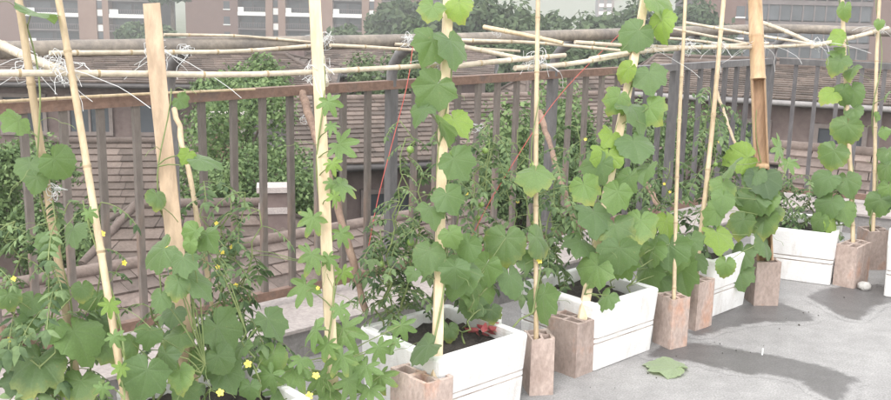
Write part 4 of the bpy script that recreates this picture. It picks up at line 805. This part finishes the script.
def house(label, org, ang, W, D, zg, ze, zr, hip=.0, ov=.35, expo=.2, tw=.33, chimneys=(), wins=(), trim='fascia', gutter=True):
    """W along local x, D along local y, eave height ze, ridge zr; hip = ridge shortening at each end"""
    M = Matrix.Translation(Vector((org[0], org[1], 0))) @ Matrix.Rotation(ang, 4, 'Z'); P = lambda x, y, z: M @ Vector((x, y, z))
    th = thing('house', P(0, 0, zg), label, 'house', 'neighbouring houses below the terrace'); M3 = M.to_3x3()
    m = MB(); m.box(P(0, 0, (zg+ze-.1)/2), (W/2-ov, D/2-ov, (ze-.1-zg)/2), M3); m.build('wall', MT['stucco'], th)
    hx, hy = W/2, D/2; rx = hx-hip
    m = MB(); corners = [P(-hx, -hy, ze), P(hx, -hy, ze), P(hx, hy, ze), P(-hx, hy, ze)]; ra, rb = P(-rx, 0, zr), P(rx, 0, zr); dz = Vector((0, 0, -.03))
    base = MB(); base.add([c+dz for c in corners]+[ra+dz, rb+dz]+[c+dz*4 for c in corners], [(0, 1, 5, 4), (2, 3, 4, 5), (1, 2, 5), (3, 0, 4), (0, 6, 7, 1), (1, 7, 8, 2), (2, 8, 9, 3), (3, 9, 6, 0), (9, 8, 7, 6)]); rf = base.build('roof', MT['fascia'], th)
    shingle_plane(m, corners[0], corners[1], ra, rb, expo, tw); shingle_plane(m, corners[2], corners[3], rb, ra, expo, tw)
    if hip > .3: shingle_plane(m, corners[1], corners[2], rb, rb, expo, tw); shingle_plane(m, corners[3], corners[0], ra, ra, expo, tw)
    m.build('shingles', MT['shingle'], rf, kind='stuff')
    c = MB(); c.tube([ra+Vector((0, 0, .03)), rb+Vector((0, 0, .03))], .07, 8)
    if hip > .3:
        for q, e in ((0, ra), (1, rb), (2, rb), (3, ra)): c.tube([corners[q]+Vector((0, 0, .02)), e+Vector((0, 0, .03))], .055, 8)
    c.build('ridge_cap', MT['tile'], rf)
    if gutter:
        g_ = MB()
        for q in range(4):
            a, b = corners[q], corners[(q+1) % 4]; g_.tube([a-Vector((0, 0, .09)), b-Vector((0, 0, .09))], .065, 8)
        g_.build('gutter', MT[trim], rf)
    for (x, y, w_, h_, zc, mat) in chimneys:   # shaft, cap slab and moulding
        ch = MB(); ch.box(P(x, y, zc-h_), (w_, w_*.8, h_), M3); co_ = ch.build('chimney', MT[mat], th)
        cp = MB(); cp.box(P(x, y, zc+.05), (w_*1.25, w_*1.05, .035), M3); cp.box(P(x, y, zc-.22), (w_*1.12, w_*.92, .04), M3); cp.build('chimney_cap', MT['kerbtop'], co_)
    for (x, z, w_, h_) in wins:
        y = -(hy-ov)
        f_ = MB()
        for (cx, cz, sx, sz) in ((x-w_/2, z, .05, h_/2+.05), (x+w_/2, z, .05, h_/2+.05), (x, z-h_/2, w_/2+.05, .05), (x, z+h_/2, w_/2+.05, .05), (x, z, .03, h_/2)): f_.box(P(cx, y-.03-(.004 if sz > .06 else 0), cz), (sx, .05, sz), M3)
        wi = f_.build('window', MT['frame'], th); g2 = MB(); g2.box(P(x, y-.015, z), (w_/2, .02, h_/2), M3); g2.build('pane', MT['glass'], wi)
    return th
MT['chim_brick'] = pm('chimney_brick', (.20, .12, .10), (.30, .19, .16), 12, .9, .4)
def at(px_dir, d):   # horizontal bearing: tangent of the angle right of the camera axis, distance along it
    return (px_dir*d, d)
# near roof just below the fence, parallel to it: its largest tiles are objects of their own
def near_roof(label, f, ang, s0, s1, p0, p1, z0, z1, zg, cols, show):
    c = f((s0+s1)/2, (p0+p1)/2); th = thing('low_roof', (c.x, c.y, zg), label, 'roof', 'tiled roofs close below the terrace')
    m = MB(); pd = p1+(p1-p0); pr = [f(s0, p0, z0-.04), f(s1, p0, z0-.04), f(s1, p1, z1-.04), f(s0, p1, z1-.04), f(s1, pd, z0-.04), f(s0, pd, z0-.04), f(s0, p0, z0-.2), f(s1, p0, z0-.2), f(s1, pd, z0-.2), f(s0, pd, z0-.2)]
    m.add(pr, [(0, 1, 2, 3), (3, 2, 4, 5), (0, 6, 7, 1), (5, 4, 8, 9), (1, 7, 8, 4, 2), (0, 3, 5, 9, 6), (9, 8, 7, 6)]); m.build('roof_deck', MT['fascia'], th)
    w_ = MB(); mid_ = f((s0+s1)/2, (p0+pd)/2, (zg+z0-.2)/2); w_.box(mid_, ((s1-s0)/2-.3, (pd-p0)/2-.3, (z0-.2-zg)/2), Matrix.Rotation(ang, 3, 'Z')); w_.build('wall', MT['stucco'], th)
    Ls = math.hypot(p1-p0, z1-z0); rows = round(Ls/.2); sl_ = math.atan2(z1-z0, p1-p0)
    tb = MB(); tb.box((0, 0, 0), (.163, .118, .012)); tme = tb.mesh('roof_tile', MT['tile']); n = 0; rest = MB(); rs = random.Random(9)
    B = Matrix.Rotation(ang, 4, 'Z') @ Matrix.Rotation(sl_-.10, 4, 'X')
    for i in range(rows):
        t = (i+.5)/rows; s = s0+.17+(i % 2)*.165
        while s < s1-.1:
            pos = f(s+rs.uniform(-.004, .004), p0+(p1-p0)*t, z0+(z1-z0)*t+.012+rs.uniform(0, .008)); Mx = Matrix.Translation(pos) @ B @ Matrix.Rotation(rs.gauss(0, .012), 4, 'Z')
            if show(s, t) and n < 296:
                o = link('roof_tile', tme, th); o.matrix_basis = Mx; n += 1
            else: rest.box((0, 0, 0), (.163, .118, .012)); rest.v[-8:] = [tuple(Mx @ Vector(v)) for v in rest.v[-8:]]
            s += .335
    if rest.v: rest.build('roof_tiles', MT['shingle'], th, kind='stuff')
    far = MB(); shingle_plane(far, f(s1, pd, z0), f(s0, pd, z0), f(s1, p1, z1), f(s0, p1, z1)); far.build('far_shingles', MT['shingle'], th, kind='stuff')
    rc = MB(); rc.tube([f(s0, p1, z1+.03), f(s1, p1, z1+.03)], .07, 8); rc.build('ridge_cap', MT['tile'], th)
near_roof('low roof of broad brown tiles running along just outside the fence', fp, ANG_A, -3.2, 7.4, 3.0, 5.0, -1.72, -1.08, -11, 0, lambda s, t: s > -2.8 and s < 6.0)
near_roof('low tiled roof outside the dark fence beyond the turned box', fb, ANG_B, -.6, 8, 2.6, 5.2, -1.35, -.25, -11, 0, lambda s, t: s < 5)
house('house with a hipped shingle roof and brick chimney with a white cap', (-5.9, 18.6), R(8), 6.2, 5.0, -11, -2.6, -1.4, hip=1.6, ov=.4, chimneys=((1.75, -.55, .28, .45, -.85, 'chim_brick'),), wins=((-1, -3.6, .9, 1.1), (1, -3.6, .9, 1.1)))
house('long house with a dark gutter and windows behind the chimney house', (-10.2, 28.5), R(5), 14, 6, -11, -.98, -.42, hip=1.5, ov=.6, wins=tuple((x, -1.9, 1.1, 1.0) for x in (-4.6, -2.9, -1.2, .5, 2.2, 3.9, 5.4)))
house('house with a brown gable roof in front of the balcony flats', (-4.6, 40), R(-4), 13, 7, -11, -1.55, -.9, hip=0, ov=.5, expo=.25, chimneys=((-2.6, -1.2, .3, .35, -.55, 'stucco'), (-1.2, -1.2, .3, .35, -.5, 'stucco')), wins=((-3, -3, 1, 1), (0, -3, 1, 1), (3, -3, 1, 1)))
house('house with a steep shingle roof seen beside the curved bracket', (.3, 22.4), R(20), 8.5, 5.4, -11, -1.75, -.82, hip=.0, ov=.45, wins=((-2.4, -2.9, 1.0, 1.0), (-.6, -2.9, 1.0, 1.0), (1.5, -2.9, 1.0, 1.0)))
house('house with a stuccoed chimney behind the bright shrub', (-3.2, 12.6), R(10), 2.6, 2.2, -11, -1.72, -1.25, hip=.5, ov=.25, chimneys=((.95, -.45, .17, .3, -.98, 'stucco'),))
house('house with a pale grey gutter beyond the dark fence', (9.6, 24), R(-22), 10, 6, -11, -.62, -.12, hip=1.2, ov=.45, trim='kerb', wins=((-2, -1.7, 1, 1), (0, -1.7, 1, 1), (2, -1.7, 1, 1)))
house('long house with a low brown roof before the glazed flats', (14.5, 33), R(-12), 18, 8, -11, -1.9, -.55, hip=1.5, ov=.5, expo=.25, wins=tuple((x, -3, 1.2, 1.2) for x in (-6, -3, 0, 3, 6)))
house('small house with a brown roof among the trees', (4.6, 28), R(15), 7, 6, -11, -2.1, -.7, hip=1.0, ov=.45, expo=.25, wins=((-1.5, -3.4, 1, 1), (1.0, -3.4, 1, 1)))

# ------------------------------------------------------------------ trees
def tree(label, base, top, rx, ry, rz, leaf, n, mat, seed, name='tree', group=None, clumps=22):
    rs = random.Random(seed); b = Vector(base); c = Vector((b.x, b.y, top-rz)); th = thing(name, b, label, 'tree', group)
    t_ = MB(); tr = max(.05, rx*.06); t_.tube([b, b.lerp(c, .5)+Vector((rs.gauss(0, .05), rs.gauss(0, .05), 0)), c+Vector((0, 0, rz*.2))], [tr, tr*.7, tr*.3], 9)
    cl = []
    for k in range(clumps):
        while True:
            v = Vector((rs.uniform(-1, 1), rs.uniform(-1, 1), rs.uniform(-1, 1)))
            if .25 < v.length < 1: break
        q = c+Vector((v.x*rx*.85, v.y*ry*.85, v.z*rz*.85)); cl.append((q, rs.uniform(.22, .42)*min(rx, rz)))
        if k % 2 == 0: t_.tube([b.lerp(c, rs.uniform(.5, .95)), (q+c)/2+Vector((0, 0, -.1*rz)), q], [tr*.4, tr*.25, tr*.1], 5, cap=False)
    t_.build('trunk', MT['bark_tree'], th); m = MB()
    for i in range(n):
        q, r = rs.choice(cl); v = Vector((rs.gauss(0, 1), rs.gauss(0, 1), rs.gauss(0, .8))); v = v.normalized()*rs.uniform(.35, 1)**.6*r*rs.choice((1, 1, 1, 1.25)); p = q+v
        nr = (v.normalized()+Vector([rs.gauss(0, .6) for _ in range(3)])+Vector((0, 0, .4))).normalized(); d = nr.orthogonal().normalized(); d = Quaternion(nr, rs.uniform(0, 6.28)) @ d; s_ = d.cross(nr); L = leaf*rs.uniform(.6, 1.3)
        m.add([p-d*L*.5, p+s_*L*.3-nr*L*.06, p+d*L*.5-nr*L*.1, p-s_*L*.3-nr*L*.06], [(0, 1, 2, 3)])
    m.build('crown', MT[mat], th, kind='stuff'); return th
tree('bright green shrubby tree behind the chimney house corner', (-3.55, 16.4, -11), .45, 1.35, 1.1, 1.8, .085, 11000, 'bush', 1, clumps=34)
tree('bright green tree crown below the fence rail beside the lobed leaves', (-2.7, 14.3, -11), -.2, 1.05, .8, 1.15, .07, 9500, 'bush', 2, clumps=30)
tree('green tree behind the wooden board in front of the brown gable', (-5.6, 25.5, -11), .15, 1.5, 1.1, 1.5, .13, 8000, 'bush', 3)
tree('light green tree behind the thin stake in the narrow brick', (.75, 13.6, -11), .3, 1.15, 1.0, 1.5, .08, 14000, 'bush', 4, clumps=30)
tree('green tree left of the steep roof end seen through tomato leaves', (2.1, 16.0, -11), .3, 1.2, 1.1, 1.6, .09, 10000, 'bush', 5, clumps=30)
tree('green tree between the slanting strip and the thick bamboo', (3.9, 17.0, -11), .35, 1.3, 1.2, 1.6, .09, 10000, 'bush', 6, clumps=30)
tree('small green tree beside the house wall left of the dry stakes', (-5.6, 13.2, -11), -.3, .9, .8, 1.2, .08, 8000, 'bush', 7)
tree('small green tree at the foot of the chimney house', (-4.9, 12.6, -11), -1.25, .7, .6, .6, .07, 5000, 'bush', 15)
tree('round green tree before the long dark gutter', (-1.5, 30, -11), .15, 1.7, 1.4, 1.4, .14, 6000, 'tree', 8)
ft = [(.075, 105, -.5, 7, 4.5), (.13, 112, -1.1, 7, 4.5), (.02, 118, .8, 7, 5), (.18, 116, -.4, 7, 5), (-.275, 175, 10.5, 7.5, 6.5), (-.05, 130, .6, 4.5, 4), (-.005, 92, .8, 5, 4), (.055, 88, 1.4, 6, 4.5), (.105, 96, -.7, 5, 4.2), (.155, 90, -.5, 5.2, 4.2), (.205, 98, 1.6, 5.5, 5), (.03, 62, -1.1, 3.6, 2.6), (.09, 58, -1.2, 3.2, 2.4), (.14, 60, -1.1, 3.4, 2.6), (.19, 64, -.9, 3.4, 2.8), (-.02, 66, -1.3, 3.0, 2.4), (.245, 110, 1.4, 5, 5), (-.10, 120, -3.3, 4, 3), (-.30, 150, -4, 5, 3)]
fl = ['broad hazy tree in the back row under open sky', 'flat topped hazy tree in the back row near the pale tower', 'tall hazy tree in the back row behind the big leaf strip', 'rounded hazy tree in the back row behind the slanting strip', 'tall dark tree between the two brown wings', 'dark tree at the end of the balcony flats', 'hazy dark tree behind the big leaf strip', 'hazy tall tree under open sky', 'hazy low tree under open sky behind the knobbly pole', 'hazy rounded tree near the power line',
      'hazy dark tree beside the glazed flats', 'grey green garden tree below the far hazy row, by the curved bracket', 'grey green garden tree below the far hazy row, middle', 'grey green garden tree below the pale tower', 'grey green garden tree behind the slanting strip', 'grey green garden tree at the flats corner',
      'dark tree in front of the plain brown wall', 'low tree at the foot of the balcony flats', 'low tree at the foot of the first brown wing']
for i, ((k, d, tp, rx, rz), lab) in enumerate(zip(ft, fl)): tree(lab, (k*d, d, -11), tp, rx, rx*.8, rz, .0075*d, 6000, 'fartree', 30+i, group='hazy trees in the distance', clumps=42)

# ------------------------------------------------------------------ blocks of flats in the distance
def flats(label, x0, d, spec, z0, z1, fh, depth=14, phase=0.0, ang=0.0):
    """spec: list of (kind, width). kinds: wall, pier, bay (recessed balcony), stair (white squares), win (small windows), glass"""
    M = Matrix.Translation(Vector((x0, d, 0))) @ Matrix.Rotation(ang, 4, 'Z'); M3 = M.to_3x3(); P = lambda x, y, z: M @ Vector((x, y, z)); W = sum(w_ for k, w_ in spec)
    th = thing('apartment_block', P(W/2, 0, z0), label, 'building', 'brown blocks of flats in the distance'); m = MB(); m.box(P(W/2, depth/2+2.2, (z0+z1)/2), (W/2-.01, depth/2, (z1-z0)/2), M3); m.build('core', MT['recess'], th)
    x = 0; floors = [z0+phase+i*fh for i in range(int((z1-z0)/fh)+1)]
    for k, w_ in spec:
        xc = x+w_/2
        if k in ('wall', 'pier', 'stair', 'win'):
            m = MB(); m.box(P(xc, 1.1 if k != 'pier' else .9, (z0+z1)/2), (w_/2, 1.1 if k != 'pier' else 1.35, (z1-z0)/2), M3); m.build('wall' if k != 'pier' else 'pier', MT['cladding'] if k != 'pier' else MT['cladding2'], th)
        for fi, zf in enumerate(floors):
            even = fi % 2 == 0
            if zf+fh < -12 or zf > z1-fh: continue
            if k == 'bay':
                m = MB(); m.box(P(xc, .9, zf), (w_/2-.02, 1.25, .36 if even else .12), M3); m.build('balcony_slab', MT['white_trim' if even else 'rail_dark'], th)
                m = MB()
                for i in range(int(w_/.45)+1): m.box(P(x+.1+i*.45, -.28, zf+.75), (.04, .03, .45), M3)
                m.box(P(xc, -.28, zf+1.22), (w_/2-.03, .04, .05), M3); m.build('railing', MT['rail_dark'], th)
                if even: m = MB(); m.box(P(x+w_*.12, -.30, zf+.82), (w_*.10, .06, .46), M3); m.build('parapet_panel', MT['white_trim'], th)
                for i, (a, ww) in enumerate(((.25, .36), (.72, .42))):
                    m = MB(); m.box(P(x+w_*a, 2.17, zf+1.35), (w_*ww/2, .05, 1.0), M3); m.build('window', MT['glass'], th)
            elif k == 'stair':
                m = MB(); m.box(P(xc, -.03, zf+.55), (w_*.46, .06, .62), M3); m.build('white_panel', MT['white_trim'], th)
                m = MB(); m.box(P(xc, -.02, zf+2.1), (w_*.40, .05, .7), M3); m.build('window', MT['glass'], th)
            elif k == 'win':
                m = MB(); m.box(P(xc, -.03, zf+1.6), (min(.6, w_*.4), .05, .75), M3); wi = m.build('window', MT['glass'], th)
                m = MB(); m.box(P(xc, -.08, zf+.75), (min(.7, w_*.45), .12, .1), M3); m.build('sill', MT['white_trim'], wi)
            elif k == 'glass':
                n = max(1, int(w_/1.6))
                for i in range(n):
                    m = MB(); m.box(P(x+(i+.5)*w_/n, .35, zf+1.55), (w_/n*.42, .06, 1.05), M3); m.build('window', MT['glass'], th)
                m = MB(); m.box(P(xc, .5, zf), (w_/2, .45, .32), M3); m.build('spandrel', MT['rail_dark'], th)
                for i in range(n+1): m = MB(); m.box(P(x+i*w_/n, .38, zf+fh/2), (.10, .16, fh/2-.33), M3); m.build('mullion', MT['rail_dark'], th)
        x += w_
    m = MB(); m.box(P(W/2, depth/2+1.3, z1+.3), (W/2+.2, depth/2+1.6, .3), M3); m.build('parapet', MT['cladding2'], th); return th
flats('brown block of flats with white balconies at the far left end', -95.5, 200, [('bay', 5), ('wall', 5.6), ('bay', 11.2), ('pier', 3.6), ('stair', 1.2), ('pier', 1.2), ('bay', 8.8)], -11, 13, 3.0, 14, -.27)
flats('brown block of flats with plain wall and many white balconies', -52.5, 200, [('wall', 7.2), ('win', 2.0), ('wall', 1.2), ('bay', 5.6), ('pier', 1.4), ('stair', 1.1), ('pier', 1.4), ('bay', 5.4), ('pier', 4), ('bay', 5.8), ('pier', 1.4), ('stair', 1.1), ('pier', 1.4), ('bay', 5), ('win', 3), ('bay', 4)], -11, 13, 3.0, 14, .74)
flats('brown block of flats with wide glazing beyond the thick bamboo', 36, 145, [('wall', 5), ('win', 1.6), ('glass', 18.2), ('wall', 7), ('bay', 5), ('wall', 4)], -11, 12, 3.0, 14, -.4)
flats('pale narrow tower rising far behind the hazy trees', 62, 420, [('stair', 2.2), ('wall', 1), ('stair', 2.2), ('wall', 1)], -11, 18, 3.2, 8, 0)
th = thing('power_line', (22, 118, -11), 'thin dark power line crossing the open sky on its pole', 'power line')
m = MB(); m.tube([(22, 118, -11), (22, 118, 2.2)], [.14, .1], 8); m.tube([(21.2, 118, 1.6), (22.8, 118, 1.6)], .06, 6); m.build('pole', MT['rail_dark'], th)
m = MB(); m.tube([(21.4+x*2.2, 118-.2*x, 1.65+.006*x*x*4+.1*x) for x in range(0, 12)], .03, 5); m.build('cable', MT['rail_dark'], th)

# ------------------------------------------------------------------ humid summer haze
hz = MB(); hz.box((0, 210, 4.2), (220, 235, 16.2)); ho = hz.mesh('haze', [])
hm = bpy.data.materials.new('haze_air'); hm.use_nodes = True; t = hm.node_tree; t.nodes.clear(); out = t.nodes.new('ShaderNodeOutputMaterial')
pv = t.nodes.new('ShaderNodeVolumePrincipled'); pv.inputs['Color'].default_value = (.985, .99, 1, 1); pv.inputs['Density'].default_value = .0012; pv.inputs['Anisotropy'].default_value = .2
t.links.new(pv.outputs[0], out.inputs['Volume']); ho.materials.append(hm); link('haze', ho, None, 'pale humid haze over the distant trees and flats', 'haze', kind='stuff')
